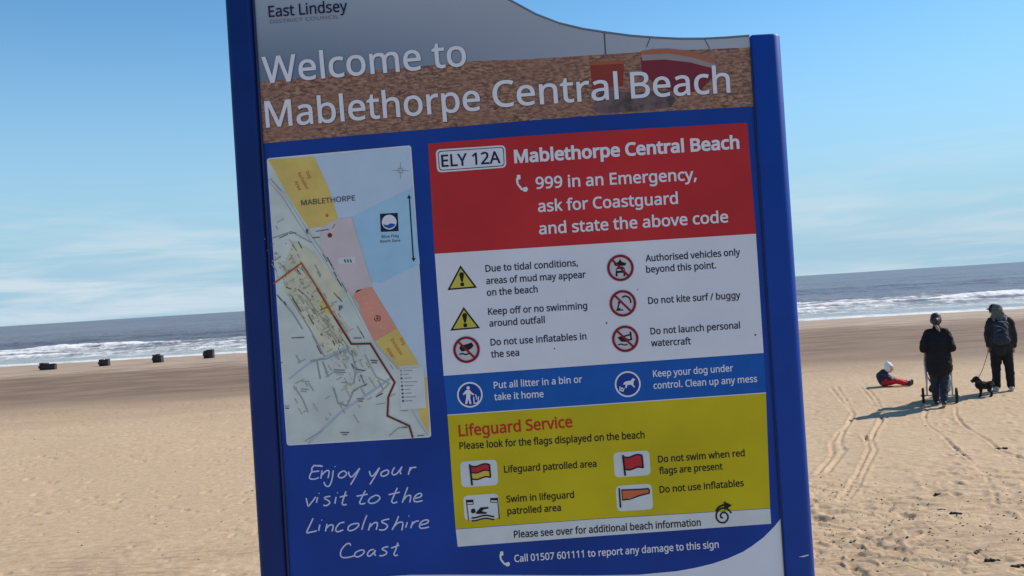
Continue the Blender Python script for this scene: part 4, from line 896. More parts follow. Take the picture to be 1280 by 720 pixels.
for (x, y, a, l, four) in ((95, 390, -30, 10, 0), (90, 405, 60, 5, 0), (105, 460, -25, 12, 0), (150, 465, 55, 11, 0), (165, 490, 55, 9, 0), (190, 475, 60, 10, 0), (150, 440, -10, 9, 0), (185, 600, 55, 8, 0), (265, 580, 60, 16, 0), (275, 610, 60, 9, 0), (135, 680, 20, 7, 0), (190, 690, 40, 9, 0), (215, 690, -35, 10, 0), (230, 425, 75, 5, 0), (270, 430, -10, 9, 0), (300, 425, -10, 8, 0), (345, 415, -60, 6, 0), (255, 458, -3, 9, 0),
        (300, 530, 60, 12, 0), (320, 545, 60, 13, 0), (335, 575, 60, 9, 0), (350, 610, 60, 8, 0), (365, 640, 60, 12, 0), (385, 660, 60, 14, 0), (70, 200, 48, 18, 0), (100, 35, 55, 8, 1), (125, 60, 55, 6, 1), (165, 45, 58, 20, 1), (160, 225, -3, 16, 1), (235, 120, 60, 14, 1), (255, 215, 62, 14, 1), (275, 260, 62, 12, 1), (290, 100, -25, 12, 1), (310, 120, 50, 10, 1), (300, 190, -30, 9, 1), (345, 235, 60, 6, 1), (340, 70, -20, 8, 1), (350, 20, 50, 10, 1), (370, 40, 50, 8, 1), (455, 170, 60, 10, 1), (470, 195, 60, 10, 1), (440, 225, 0, 10, 1), (250, 325, -5, 16, 1), (350, 368, 2, 14, 1), (350, 378, 2, 15, 1), (360, 388, 2, 10, 1), (385, 425, 2, 8, 1), (515, 325, 5, 9, 1), (520, 335, 5, 7, 1),
        (205, 420, 2, 10, 1), (205, 455, 2, 9, 1), (200, 465, 2, 8, 1), (128, 530, 3, 7, 1), (132, 540, 3, 5, 1), (540, 490, -28, 10, 1), (540, 525, -10, 12, 1), (455, 498, 3, 9, 1), (460, 508, 3, 6, 1), (380, 650, 0, 11, 1), (390, 660, 0, 6, 1), (650, 552, 0, 9, 1), (655, 628, 0, 8, 1), (725, 665, -4, 9, 1), (110, 336, 0, 3, 1), (345, 445, 70, 16, 1), (375, 515, 30, 10, 1), (430, 340, 60, 7, 1), (470, 390, 65, 12, 1), (485, 440, -20, 4, 1), (450, 365, 10, 12, 1)):
    p = q4(x, y) if four else q3(x, y)
    tick(p, a, l, rm.uniform(.8, 1.35), M_DK if rm.random() < .7 else M_GRY)
for k in range(170):  # fine street grain in the built-up strip
    t = rm.random(); bx = 90 + 370 * t + rm.uniform(-60, 60) * (1 - .3 * t); by = 520 + 560 * t + rm.uniform(-60, 60)
    p = (320 + bx / 3.6, 170 + by / 3.6)
    tick(p, rm.choice((56, 60, -32, 58)), rm.uniform(1.5, 4.5), rm.uniform(.5, .9), rm.choice((M_GRY, M_ROAD, M_DK)), 5)
tag(A.build("place_name_print", mp_), kind="stuff")
A = Art()
def atxt(s, c, ang, ln_, cap):
    d_ = Vector((math.cos(R(ang)), math.sin(R(ang)))) * ln_ / 2; A.text(s, (c[0] - d_.x, c[1] - d_.y), (c[0] + d_.x, c[1] + d_.y), cap, P_FLAGO, 6, .02)
atxt("Dog", q3(232, 178), 62, 9, 4); atxt("Exclusion", q3(208, 206), 62, 23, 4); atxt("Area", q3(183, 226), 62, 12, 4)
A.build("lettering", mp_); A = Art()
atxt("Dog", q4(655, 243), 58, 9, 4); atxt("Exclusion", q4(628, 268), 58, 23, 4); atxt("Area", q4(598, 292), 58, 12, 4)
A.build("lettering", mp_)

A = Art()
for k in range(9): tick(q4(470 + k * 13, 18 + k * 22), 60, 3.4, 1.2, M_YEL)
A.build("zone_name_print", mp_); A = Art(); A.ring(*q4(547, 137), 3.6, 1.1, M_RTE, 6, n=16); A.stroke([q4(540, 137), q4(555, 137)], 1, M_RTE, 7); A.stroke([q4(547, 129), q4(547, 145)], 1, M_RTE, 8)
A.build("marker_print", mp_)
for q_, r_, m_ in ((q3(333, 447), 3.0, M_RTE), (q3(320, 358), 2.0, P_FLAGO), (q4(360, 345), 2.6, M_PINK)): A = Art(); A.disc(*q_, r_, m_, 6, n=14); A.build("marker_print", mp_)
A = Art(); A.stroke([q3(80, 665), q3(205, 572), q3(300, 720), q4(350, 125)], 2.0, pm("map_print_route_orange", (.45, .12, .03)), 9); A.stroke([q3(300, 720), q4(275, 0), q4(350, 125), q4(430, 252), q4(515, 250), q4(570, 340), q4(625, 425), q4(596, 490), q4(592, 575), q4(690, 620), q4(706, 674)], 2.4, M_RTE, 8); A.build("route_line", mp_)
A = Art(); A.text("MABLETHORPE", q3(205, 313), q3(447, 290), 6.4, M_DK, 7, .02)
A.build("lettering", mp_); A = Art(); A.text("P", q4(375, 102), q4(392, 100), 6.0, M_DK, 7, .05); A.build("lettering", mp_); A = Art(); A.text("P", q3(226, 437), q3(238, 436), 4.6, M_DK, 7, .05); A.build("lettering", mp_)
A = Art(); c = q3(600, 388)
A.poly([q3(558, 350), q3(638, 346), q3(642, 428), q3(562, 432)], P_NAVY, 5); A.disc(c[0], c[1], 9.2, P_TXT, 6)
A.poly([(c[0] - 7.6, c[1] + 2.4), (c[0] - 3, c[1] + 3.8), (c[0] + 2, c[1] + 1.4), (c[0] + 7.8, c[1] + 2.4), (c[0] + 5.6, c[1] + 6), (c[0], c[1] + 8), (c[0] - 5.6, c[1] + 6)], P_LBLUE, 7)
A.text("Blue Flag", q3(566, 459), q3(642, 455), 3.4, P_NAVY, 5, .02); A.text("Beach Zone", q3(560, 480), q3(650, 475), 3.2, P_NAVY, 5, .02); A.build("flag_emblem", mp_)
A = Art(); A.stroke([q3(690, 270), q3(709, 560)], 1.6, P_NAVY, 6)
for (t, s) in ((q3(689, 264), 1), (q3(709.5, 566), -1)): A.poly([(t[0], t[1]), (t[0] - 2.4, t[1] + 4.8 * s), (t[0] + 2.6, t[1] + 4.6 * s)], P_NAVY, 7)
A.build("extent_arrow", mp_)
A = Art(); c = q3(650, 156)
for k in range(8):
    a = R(45 * k); l = 10.5 if k % 2 == 0 else 5
    A.stroke([(c[0] + 2 * math.cos(a), c[1] + 2 * math.sin(a)), (c[0] + l * math.cos(a), c[1] + l * math.sin(a))], 1.1 if k % 2 == 0 else .8, M_GRY, 6, w1=.4)
A.ring(c[0], c[1], 2.4, .8, M_GRY, 7, n=14); A.build("compass_rose", mp_)
A = Art(); A.poly([q4(640, 365), q4(755, 355), q4(766, 540), q4(652, 548)], P_BOX, 6)
for k in range(9):
    p = q4(650 + k * 1.2, 372 + k * 17); A.disc(p[0] + .8, p[1], 1.5, M_DK if k not in (0, 1, 3) else M_GRY, 7, n=8)
    A.stroke([(p[0] + 3.8, p[1]), (p[0] + rm.uniform(9, 22), p[1] - .6)], 1.1, M_GRY, 7)
A.build("map_legend", mp_)
A = Art(); A.poly(rpoly(q3(370, 548), q3(446, 543), q3(449, 572), q3(372, 578), 2), P_BOX, 6)
for k in range(3): A.stroke([q3(398 + k * 13, 555), q3(404 + k * 13, 570)], 1.8, M_DK, 7)
A.build("map_tag", mp_)

A = Art(); A.poly([(995, 693.5), (1001, 692), (1007.5, 690.4), (1008, 691.6), (1002, 693.6)], P_BOX, 56); A.build("paint_scratch", board)
# ---- handwriting
HW = [  # strokes in a 926 x 720 enlargement of photograph region 370..550, 570..710
    [(165, 62), (120, 62), (103, 78), (102, 98), (88, 130), (92, 146), (120, 148), (148, 138)], [(102, 102), (150, 96)], [(112, 60), (172, 66)],
    [(168, 92), (160, 145)], [(162, 128), (188, 100), (206, 92), (214, 104), (206, 142)],
    [(240, 92), (232, 150), (216, 190), (198, 194), (184, 180), (182, 166)], [(250, 66), (252, 70)],
    [(305, 96), (282, 108), (272, 128), (288, 140), (312, 132), (326, 112), (314, 98), (305, 96)],
    [(338, 100), (346, 128), (364, 130), (410, 78)], [(410, 78), (380, 136), (352, 184)],
    [(472, 96), (480, 122), (496, 126), (538, 74)], [(538, 74), (506, 134), (476, 182)],
    [(574, 92), (552, 104), (546, 122), (562, 130), (588, 118), (596, 100), (588, 90), (574, 92)],
    [(634, 72), (618, 104), (626, 120), (650, 112), (682, 68)], [(682, 68), (670, 98), (676, 116)],
    [(736, 70), (722, 120)], [(728, 98), (746, 76), (774, 72)],
    # visit to the
    [(66, 270), (78, 318), (88, 314), (128, 262)], [(140, 264), (132, 300)], [(148, 238), (150, 242)],
    [(222, 258), (194, 262), (184, 272), (212, 288), (216, 304), (196, 318), (176, 316)],
    [(258, 262), (250, 306)], [(266, 234), (268, 238)], [(322, 226), (302, 286), (298, 306), (308, 314), (326, 310)], [(282, 264), (330, 252)],
    [(446, 222), (418, 278), (410, 300), (424, 308), (446, 302)], [(390, 258), (462, 244)],
    [(506, 254), (476, 272), (466, 292), (482, 304), (512, 298), (538, 276), (534, 258), (518, 252), (506, 254)],
    [(652, 204), (624, 268), (616, 292), (630, 302), (652, 294)], [(596, 248), (668, 232)],
    [(718, 200), (700, 250), (684, 300)], [(690, 284), (712, 258), (732, 252), (738, 262), (732, 298)],
    [(762, 272), (800, 262), (808, 246), (792, 240), (768, 256), (758, 282), (774, 294), (814, 286)],
    # Lincolnshire
    [(110, 400), (92, 440), (70, 490), (100, 488), (134, 480)], [(154, 440), (146, 480)], [(164, 410), (168, 412)],
    [(200, 436), (190, 484)], [(192, 468), (214, 446), (232, 442), (240, 452), (232, 484)],
    [(312, 424), (282, 432), (262, 456), (256, 476), (270, 486), (304, 474)],
    [(376, 434), (346, 446), (334, 468), (348, 480), (382, 468), (404, 446), (400, 434), (376, 434)],
    [(456, 380), (436, 430), (424, 474)], [(480, 430), (466, 478)], [(470, 462), (494, 436), (516, 426), (524, 438), (516, 474)],
    [(600, 404), (564, 412), (552, 424), (584, 440), (586, 458), (566, 474), (534, 474)],
    [(660, 386), (642, 430), (618, 474)], [(626, 458), (652, 432), (676, 424), (688, 434), (680, 478)],
    [(716, 424), (706, 460)], [(724, 384), (728, 386)], [(752, 420), (738, 464)], [(744, 444), (766, 422), (790, 416)],
    [(796, 444), (840, 432), (852, 416), (836, 410), (808, 422), (794, 446), (806, 464), (856, 456)],
    # Coast
    [(352, 576), (344, 562), (322, 568), (294, 600), (286, 634), (302, 652), (342, 650), (378, 640)],
    [(410, 606), (384, 620), (378, 640), (396, 648), (426, 634), (440, 614), (430, 604), (410, 606)],
    [(502, 600), (476, 606), (460, 630), (468, 644), (490, 632), (512, 604)], [(512, 604), (504, 628), (514, 640)],
    [(594, 582), (566, 588), (556, 600), (582, 614), (580, 628), (558, 640), (536, 640)],
    [(656, 556), (640, 606), (630, 630), (640, 640), (656, 634)], [(612, 592), (664, 572)]]
def smooth_line(P, n=5):
    if len(P) < 3: return P
    out = []
    for i in range(len(P) - 1):
        p0 = P[max(0, i - 1)]; p1 = P[i]; p2 = P[i + 1]; p3 = P[min(len(P) - 1, i + 2)]
        for k in range(n):
            t = k / n
            out.append(tuple(.5 * ((2 * b_) + (c_ - a_) * t + (2 * a_ - 5 * b_ + 4 * c_ - d_) * t * t + (3 * b_ - a_ - 3 * c_ + d_) * t ** 3) for a_, b_, c_, d_ in zip(p0, p1, p2, p3)))
    out.append(P[-1]); return out
A = Art()
for k, s in enumerate(HW):
    pts = [(370 + x / 5.144, 570 + y / 5.144) for x, y in smooth_line(s)]
    A.stroke(pts, 1.75, P_HAND, 2 + (k % 3) * .5)
A.build("handwritten_lettering", board)

# ------------------------------------------------------------------ groyne stumps by the water
m_wood = mat("wet_timber", (.034, .025, .025), .75, .55, 9, bump=.5, bscale=22, bdist=.02, stretch=(1, 1, .25))
m_woodtop = mat("pale_timber_top", (.13, .105, .085), .8, .3, 12, bump=.4, bscale=30, bdist=.01)  # pile tops paler than their sides
def chunk(bm, x, y, z0, z1, w, d, rot, rng, top_idx=1):
    vs = []
    for (z, k) in ((z0, 1.0), (z1 - .02, 1.0), (z1, .90)):
        row = []
        for (sx_, sy_) in ((-1, -1), (1, -1), (1, 1), (-1, 1)):
            px_, py_ = sx_ * w / 2 * k, sy_ * d / 2 * k
            jz = rng.uniform(-.015, .015) if z > z0 else 0
            row.append(bm.verts.new((x + px_ * math.cos(rot) - py_ * math.sin(rot), y + px_ * math.sin(rot) + py_ * math.cos(rot), z + jz)))
        vs.append(row)
    for a, b in zip(vs[:-1], vs[1:]):
        for i in range(4): bm.faces.new((a[i], a[(i + 1) % 4], b[(i + 1) % 4], b[i]))
    f = bm.faces.new(vs[-1]); f.material_index = top_idx
rng = random.Random(11)
def stump(px0, px1, base, top, label):
    g0 = ground((px0 + px1) / 2, base, -.02); k = g0.y / F
    w = (px1 - px0) * k; h = (base - top) * k
    root = empty("groyne_stump", (g0.x, g0.y, g0.z - .05), R(rng.uniform(-8, 8)))
    tag(root, label, "groyne stump", "old groyne stumps along the water's edge")
    n = max(3, round(w / .2)); s = w / n
    for i in range(n):
        bm = bmesh.new(); chunk(bm, -w / 2 + s * (i + .5), rng.uniform(-.02, .02), -.25, h + .05 + rng.uniform(-.085, .015), s * .94, .26, rng.uniform(-.05, .05), rng)
        bm_obj("pile", bm, [m_wood, m_woodtop], root)
    bm = bmesh.new(); chunk(bm, 0, -.165, h * .35, h * .35 + .14, w * 1.04, .07, 0, rng, 0); bm_obj("cross_beam", bm, [m_wood, m_woodtop], root)
stump(50.7, 70.2, 461.7, 453.4, "widest dark timber stump on the wet sand, farthest from the board")
stump(124.8, 137, 456.8, 448, "dark timber stump right next to the widest one")
stump(192, 203.8, 452.2, 442.6, "dark timber stump between its two square narrow neighbours, third towards the board")
stump(255.4, 267.6, 446.2, 436.8, "small dark timber stump nearest to the blue board's left post")

# ------------------------------------------------------------------ soft bodies
def round_cone(bm, a, b, ra, rb, flat=None, n=14, m_=5):
    a = Vector(a); b = Vector(b); d = b - a; L = d.length
    z = d.normalized() if L > 1e-6 else Vector((0, 0, 1))
    hx = Vector((1, 0, 0)) if abs(z.x) < .9 else Vector((0, 1, 0))
    y = z.cross(hx).normalized(); x = y.cross(z).normalized()
    fx, fy = flat or (1, 1)
    rows = []
    for k in range(m_ + 1):
        t = -math.pi / 2 + (math.pi / 2) * k / m_; rows.append((a + z * ra * math.sin(t), ra * math.cos(t)))
    for k in range(m_ + 1):
        t = (math.pi / 2) * k / m_; rows.append((b + z * rb * math.sin(t), rb * math.cos(t)))
    rings = []
    for c, r in rows:
        if r < 1e-4: rings.append([bm.verts.new(c)]); continue
        rings.append([bm.verts.new(c + x * (r * fx * math.cos(2 * math.pi * i / n)) + y * (r * fy * math.sin(2 * math.pi * i / n))) for i in range(n)])
    for p, q in zip(rings[:-1], rings[1:]):
        if len(p) == 1: 
            for i in range(n): bm.faces.new((p[0], q[(i + 1) % n], q[i]))
        elif len(q) == 1:
            for i in range(n): bm.faces.new((p[i], p[(i + 1) % n], q[0]))
        else:
            for i in range(n): bm.faces.new((p[i], p[(i + 1) % n], q[(i + 1) % n], q[i]))
def blob(name, parts, voxel, m, parent, smooth_it=4, folds=0.0, fscale=9.0, seed=0):
    """one continuous skin over tapered limbs: (a, b, ra, rb[, (fx, fy)])"""
    bm = bmesh.new()
    for p in parts: round_cone(bm, *p)
    bmesh.ops.recalc_face_normals(bm, faces=bm.faces)
    me = bpy.data.meshes.new("tmp"); bm.to_mesh(me); bm.free()
    o = bpy.data.objects.new("tmp", me); COL.objects.link(o)
    rm_ = o.modifiers.new("r", 'REMESH'); rm_.mode = 'VOXEL'; rm_.voxel_size = voxel
    s_ = o.modifiers.new("s", 'SMOOTH'); s_.factor = .5; s_.iterations = smooth_it
    bpy.context.view_layer.update()
    me2 = bpy.data.meshes.new_from_object(o.evaluated_get(bpy.context.evaluated_depsgraph_get()))
    bpy.data.objects.remove(o); bpy.data.meshes.remove(me)
    me2.name = name
    if folds:
        n = len(me2.vertices); co = np.empty(n * 3, np.float32); me2.vertices.foreach_get("co", co); co = co.reshape(-1, 3)
        no = np.empty(n * 3, np.float32); me2.vertex_normals.foreach_get("vector", no); no = no.reshape(-1, 3)
        ang = np.arctan2(co[:, 1], co[:, 0])
        w = vnoise(co[:, 2] * fscale * 1.6 + co[:, 0] * 2, co[:, 0] * fscale + co[:, 1] * fscale * .8, seed) + .5 * vnoise(co[:, 2] * fscale * 3.3, co[:, 0] * fscale * 2.3 + co[:, 1] * fscale * 2, seed + 5)
        co = co + no * (w * folds)[:, None]; me2.vertices.foreach_set("co", co.ravel().astype(np.float32)); me2.update()
    return link(name, me2, m, parent, smooth=True)
def hand(side, w, fd, curl=.5, ln=1.0):
    """palm and five fingers; w = wrist, fd = unit direction of the fingers, side = +1 thumb towards +x"""
    w = Vector(w); fd = Vector(fd).normalized(); ac = Vector((0, 1, 0)); 
    if abs(fd.y) > .8: ac = Vector((0, 0, 1))
    ac = (ac - fd * ac.dot(fd)).normalized(); pn = fd.cross(ac)      # ac across the knuckles
    P = [(w, w + fd * .085 * ln, .022 * ln, .034 * ln, (1, .55) if True else None)]
    for k, L in enumerate((.070, .080, .075, .058)):
        base = w + fd * .088 * ln + ac * (.030 - .020 * k) * ln
        c = side * pn
        mid = base + (fd * math.cos(curl) + c * math.sin(curl)).normalized() * L * .5 * ln
        tip = mid + (fd * math.cos(curl * 2.2) + c * math.sin(curl * 2.2)).normalized() * L * .5 * ln
        P += [(base, mid, .0092 * ln, .0085 * ln), (mid, tip, .0085 * ln, .0075 * ln)]
    t0 = w + fd * .03 * ln + ac * .026 * ln; t1 = t0 + (fd * .7 + ac * .75).normalized() * .035 * ln; t2 = t1 + (fd * .9 + side * pn * .4).normalized() * .03 * ln
    P += [(t0, t1, .012 * ln, .0105 * ln), (t1, t2, .0105 * ln, .009 * ln)]
    return P
def face_parts(c, f, r, s=1.0):
    """c head centre, f facing direction, r right-hand side of the face"""
    c = Vector(c); f = Vector(f).normalized(); r = Vector(r).normalized(); u = r.cross(f) if r.cross(f).z > 0 else f.cross(r)
    P = [(c + u * .03 * s - f * .012 * s, c + u * .03 * s, .088 * s, .085 * s), (c - u * .03 * s + f * .018 * s, c - u * .062 * s + f * .028 * s, .066 * s, .045 * s)]
    P += [(c + f * .086 * s + u * .004 * s, c + f * .104 * s - u * .022 * s, .010 * s, .015 * s)]          # nose
    P += [(c + f * .078 * s - u * .052 * s - r * .018 * s, c + f * .078 * s - u * .052 * s + r * .018 * s, .0085 * s, .0085 * s)]  # lips
    P += [(c + f * .074 * s + u * .024 * s - r * .032 * s, c + f * .074 * s + u * .024 * s + r * .032 * s, .014 * s, .014 * s)]   # brow
    for q in (-1, 1): P += [(c + r * q * .083 * s + u * .012 * s, c + r * q * .080 * s - u * .02 * s, .013 * s, .010 * s, (1, 1))]
    return P
def eyes(par, c, f, r, s=1.0):
    c = Vector(c); f = Vector(f).normalized(); r = Vector(r).normalized(); u = r.cross(f) if r.cross(f).z > 0 else f.cross(r)
    for q in (-1, 1):
        bm = bmesh.new(); bmesh.ops.create_uvsphere(bm, u_segments=10, v_segments=7, radius=.0115 * s); bmesh.ops.translate(bm, vec=c + f * .079 * s + r * q * .031 * s + u * .006 * s, verts=bm.verts)
        bm_obj("eye", bm, m_eye, par, True)
skin = mat("skin", (.55, .33, .25), .55, .08, 20)
skin_pale = mat("skin_pale", (.62, .42, .35), .55, .08, 20)
m_eye = mat("eye_dark", (.03, .02, .02), .2)
blackfab = mat("black_padded_fabric", (.005, .004, .007), .9, .25, 10, bump=.3, bscale=40)
jeans = mat("blue_grey_denim", (.018, .021, .036), .85, .3, 16, bump=.3, bscale=160)
darkhair = mat("dark_hair", (.018, .013, .012), .6, .4, 60, stretch=(1, 1, .2))
shoe_d = mat("dark_trainer", (.03, .028, .03), .6, .3, 20); shoe_s = mat("trainer_sole_white", (.55, .53, .50), .7, .1, 20)
shoe_l = mat("pale_grey_trainer", (.42, .40, .38), .7, .15, 30)

# ---- woman walking away, pushing the pushchair
wp = ground(1177.0, 508.0); wp.z = sand_h(wp.x, wp.y)
AZW = -math.degrees(math.atan2(wp.x, wp.y)) + 1
woman = empty("person", (wp.x, wp.y, wp.z), R(AZW))
tag(woman, "person seen from behind in a long black jacket and jeans, pushing a pushchair", "person")
FR, BK = .14, -.10     # left foot forward, right foot trailing
body = [((-.09, .0, .90), (-.085, .06, .50), .085, .058), ((-.085, .06, .50), (-.075, .10, .10), .056, .038), ((-.075, .09, .05), (-.075, .22, .035), .034, .028),
        ((.09, .0, .90), (.07, .02, .49), .085, .058), ((.07, .02, .49), (.045, -.14, .13), .056, .038), ((.045, -.15, .08), (.045, -.05, .035), .034, .028),
        ((0, 0, .92), (0, 0, 1.12), .135, .115, (1.15, .8)), ((0, 0, 1.12), (0, .02, 1.36), .12, .13, (1.2, .75)), ((0, .03, 1.40), (0, .045, 1.52), .055, .05),
        ((-.17, .02, 1.37), (-.225, -.04, 1.12), .055, .042), ((-.225, -.04, 1.12), (-.19, .28, 1.03), .040, .028),
        ((.17, .02, 1.37), (.225, -.04, 1.12), .055, .042), ((.225, -.04, 1.12), (.19, .28, 1.03), .040, .028)]
body += face_parts((0, .06, 1.60), (0, 1, -.05), (1, 0, 0)) + hand(-1, (-.19, .29, 1.03), (0, 1, -.1), .9) + hand(1, (.19, .29, 1.03), (0, 1, -.1), .9)
blob("body", body, .0085, skin, woman, 3)
eyes(woman, (0, .06, 1.60), (0, 1, -.05), (1, 0, 0))
blob("jacket", [((0, -.005, .76), (0, -.01, .98), .225, .205, (1.05, .78)), ((0, -.01, .98), (0, 0, 1.20), .19, .20, (1.05, .80)), ((0, 0, 1.2), (0, .015, 1.34), .20, .15, (1.08, .8)),
    ((-.13, .01, 1.37), (.13, .01, 1.37), .09, .09), ((0, .03, 1.40), (0, .04, 1.465), .085, .072),
    ((-.175, .01, 1.33), (-.238, -.05, 1.10), .082, .084), ((-.238, -.05, 1.10), (-.20, .23, 1.035), .084, .052),
    ((.175, .01, 1.33), (.238, -.05, 1.10), .082, .084), ((.238, -.05, 1.10), (.20, .23, 1.035), .084, .052)], .012, blackfab, woman, 3, .022, 9, 3)
blob("jeans", [((-.085, 0, .84), (-.09, .05, .50), .108, .082), ((-.09, .05, .50), (-.078, .10, .13), .080, .062), ((.085, 0, .84), (.075, .02, .50), .108, .082), ((.075, .02, .50), (.048, -.135, .17), .080, .062)], .011, jeans, woman, 3, .014, 10, 8)
for sgn, (fx, fy, fz, tilt) in ((-1, (-.075, .06, .0, 0)), (1, (.045, -.19, .035, .25))):
    sh = blob("shoe", [((fx, fy, .055 + fz), (fx, fy + .05, .06 + fz), .045, .045), ((fx, fy + .05, .05 + fz * .8), (fx, fy + .19, .036 + fz * .1), .044, .036)], .008, shoe_d, woman, 2)
    blob("sole", [((fx, fy, .018 + fz), (fx, fy + .18, .016 + fz * .1), .040, .038, (1.0, .42))], .007, shoe_s, sh, 1)
blob("hair", [((0, .035, 1.62), (0, .045, 1.665), .104, .092), ((0, .0, 1.60), (0, -.01, 1.56), .085, .06), ((0, -.065, 1.60), (0, -.080, 1.615), .052, .046), ((0, -.03, 1.56), (0, -.04, 1.52), .07, .05)], .009, darkhair, woman, 2, .008, 26, 4)
blob("ponytail", [((-.005, -.070, 1.53), (.015, -.115, 1.48), .022, .028), ((.015, -.115, 1.48), (.045, -.15, 1.42), .028, .014)], .007, mat("pale_pink_scarf", (.36, .26, .26), .8, .2, 30), woman, 2, .006, 30).name = "scarf"

# ---- pushchair
push = empty("pushchair", (wp.x, wp.y, wp.z), R(AZW))
tag(push, "three wheeled pushchair in front of the person in the long black jacket", "pushchair")
m_tyre = mat("tyre_rubber", (.012, .012, .012), .8, .2, 40, bump=.3, bscale=90); m_alu = mat("pushchair_aluminium", (.50, .52, .55), .35, .08, 30, metal=.8)
m_rim = mat("wheel_rim_grey", (.30, .31, .33), .4, .1, 20, metal=.4); m_cloth = mat("pushchair_black_cloth", (.02, .018, .022), .85, .3, 14, bump=.3, bscale=60)
m_red = mat("pushchair_dark_red_cloth", (.16, .02, .025), .85, .2, 20); m_white = mat("pale_blue_blanket", (.50, .60, .62), .85, .12, 18, bump=.3, bscale=40, bdist=.01)
def tube(bm, pts, r, n=8):
    for a, b in zip(pts[:-1], pts[1:]): round_cone(bm, a, b, r, r, None, n, 2)
def torus(bm, c, Rr_, r, nu=28, nv=8):
    c = Vector(c); rows = []
    for i in range(nu):
        a = 2 * math.pi * i / nu; rows.append([bm.verts.new(c + Vector(((r * math.sin(2 * math.pi * j / nv)), (Rr_ + r * math.cos(2 * math.pi * j / nv)) * math.cos(a), (Rr_ + r * math.cos(2 * math.pi * j / nv)) * math.sin(a)))) for j in range(nv)])
    for i in range(nu):
        for j in range(nv): bm.faces.new((rows[i][j], rows[i][(j + 1) % nv], rows[(i + 1) % nu][(j + 1) % nv], rows[(i + 1) % nu][j]))
def wheel(c, rad, w=.028):
    wr = empty("wheel", c, 0, push)
    bm = bmesh.new(); torus(bm, (0, 0, 0), rad - w * .8, w * .85); bmesh.ops.recalc_face_normals(bm, faces=bm.faces); bm_obj("tyre", bm, m_tyre, wr, True)
    bm = bmesh.new(); torus(bm, (0, 0, 0), rad - w * 1.75, .009, 24, 6); round_cone(bm, (-.03, 0, 0), (.03, 0, 0), .02, .02, None, 10, 2)
    for k in range(6):
        a = R(60 * k); round_cone(bm, (0, 0, 0), (0, (rad - w * 1.7) * math.cos(a), (rad - w * 1.7) * math.sin(a)), .007, .006, None, 6, 1)
    bmesh.ops.recalc_face_normals(bm, faces=bm.faces); bm_obj("rim", bm, m_rim, wr, True)
wheel((-.30, .44, .150), .15); wheel((.28, .44, .150), .15); wheel((-.01, 1.18, .125), .125)
bm = bmesh.new()
tube(bm, [(-.30, .44, .15), (.28, .44, .15)], .012); 
for sx_ in (-1, 1):
    tube(bm, [(sx_ * .22 - .01, .30, 1.02), (sx_ * .235 - .01, .42, .78), (sx_ * .20 - .01, .62, .50), (sx_ * .05 - .01, 1.16, .14)], .014)
    tube(bm, [(sx_ * .235 - .01, .42, .80), (sx_ * .22 - .01, .40, .45), (sx_ * .22 - .01, .44, .16)], .013)
    tube(bm, [(sx_ * .20 - .01, .62, .50), (sx_ * .22 - .01, .44, .20)], .010)
bmesh.ops.recalc_face_normals(bm, faces=bm.faces); bm_obj("frame", bm, m_alu, push, True)
bm = bmesh.new(); tube(bm, [(-.23, .30, 1.03), (.21, .30, 1.03)], .019); bmesh.ops.recalc_face_normals(bm, faces=bm.faces); bm_obj("handle", bm, m_tyre, push, True)
blob("seat", [((-.14, .55, .55), (.12, .55, .55), .05, .05), ((-.14, .56, .55), (-.14, .50, .92), .05, .04), ((.12, .56, .55), (.12, .50, .92), .05, .04), ((-.01, .56, .56), (-.01, .50, .9), .10, .09, (1.2, .5)), ((-.01, .56, .52), (-.01, .88, .46), .12, .10, (1.3, .5)), ((-.01, .90, .46), (-.01, .98, .26), .09, .07, (1.3, .5))], .014, m_cloth, push)
blob("canopy", [((-.19, .50, .84), (-.18, .55, .99), .06, .07), ((.17, .50, .84), (.16, .55, .99), .06, .07), ((-.13, .56, 1.02), (.11, .56, 1.02), .09, .09), ((-.13, .68, .98), (.11, .68, .98), .06, .06)], .014, m_red, push, 4, .01, 14)
blob("basket", [((-.13, .50, .26), (.11, .50, .26), .07, .07), ((-.12, .74, .26), (.10, .74, .26), .07, .07), ((-.01, .5, .22), (-.01, .78, .22), .09, .09, (1.4, .6))], .014, m_cloth, push, 3, .01, 12)
bl = blob("blanket", [((.13, .47, .62), (.15, .44, .40), .045, .06, (1, .4)), ((.15, .44, .40), (.14, .45, .27), .055, .045, (1, .4))], .010, m_white, push, 2, .012, 16); bl["label"] = "pale blanket hanging down by the right wheel"

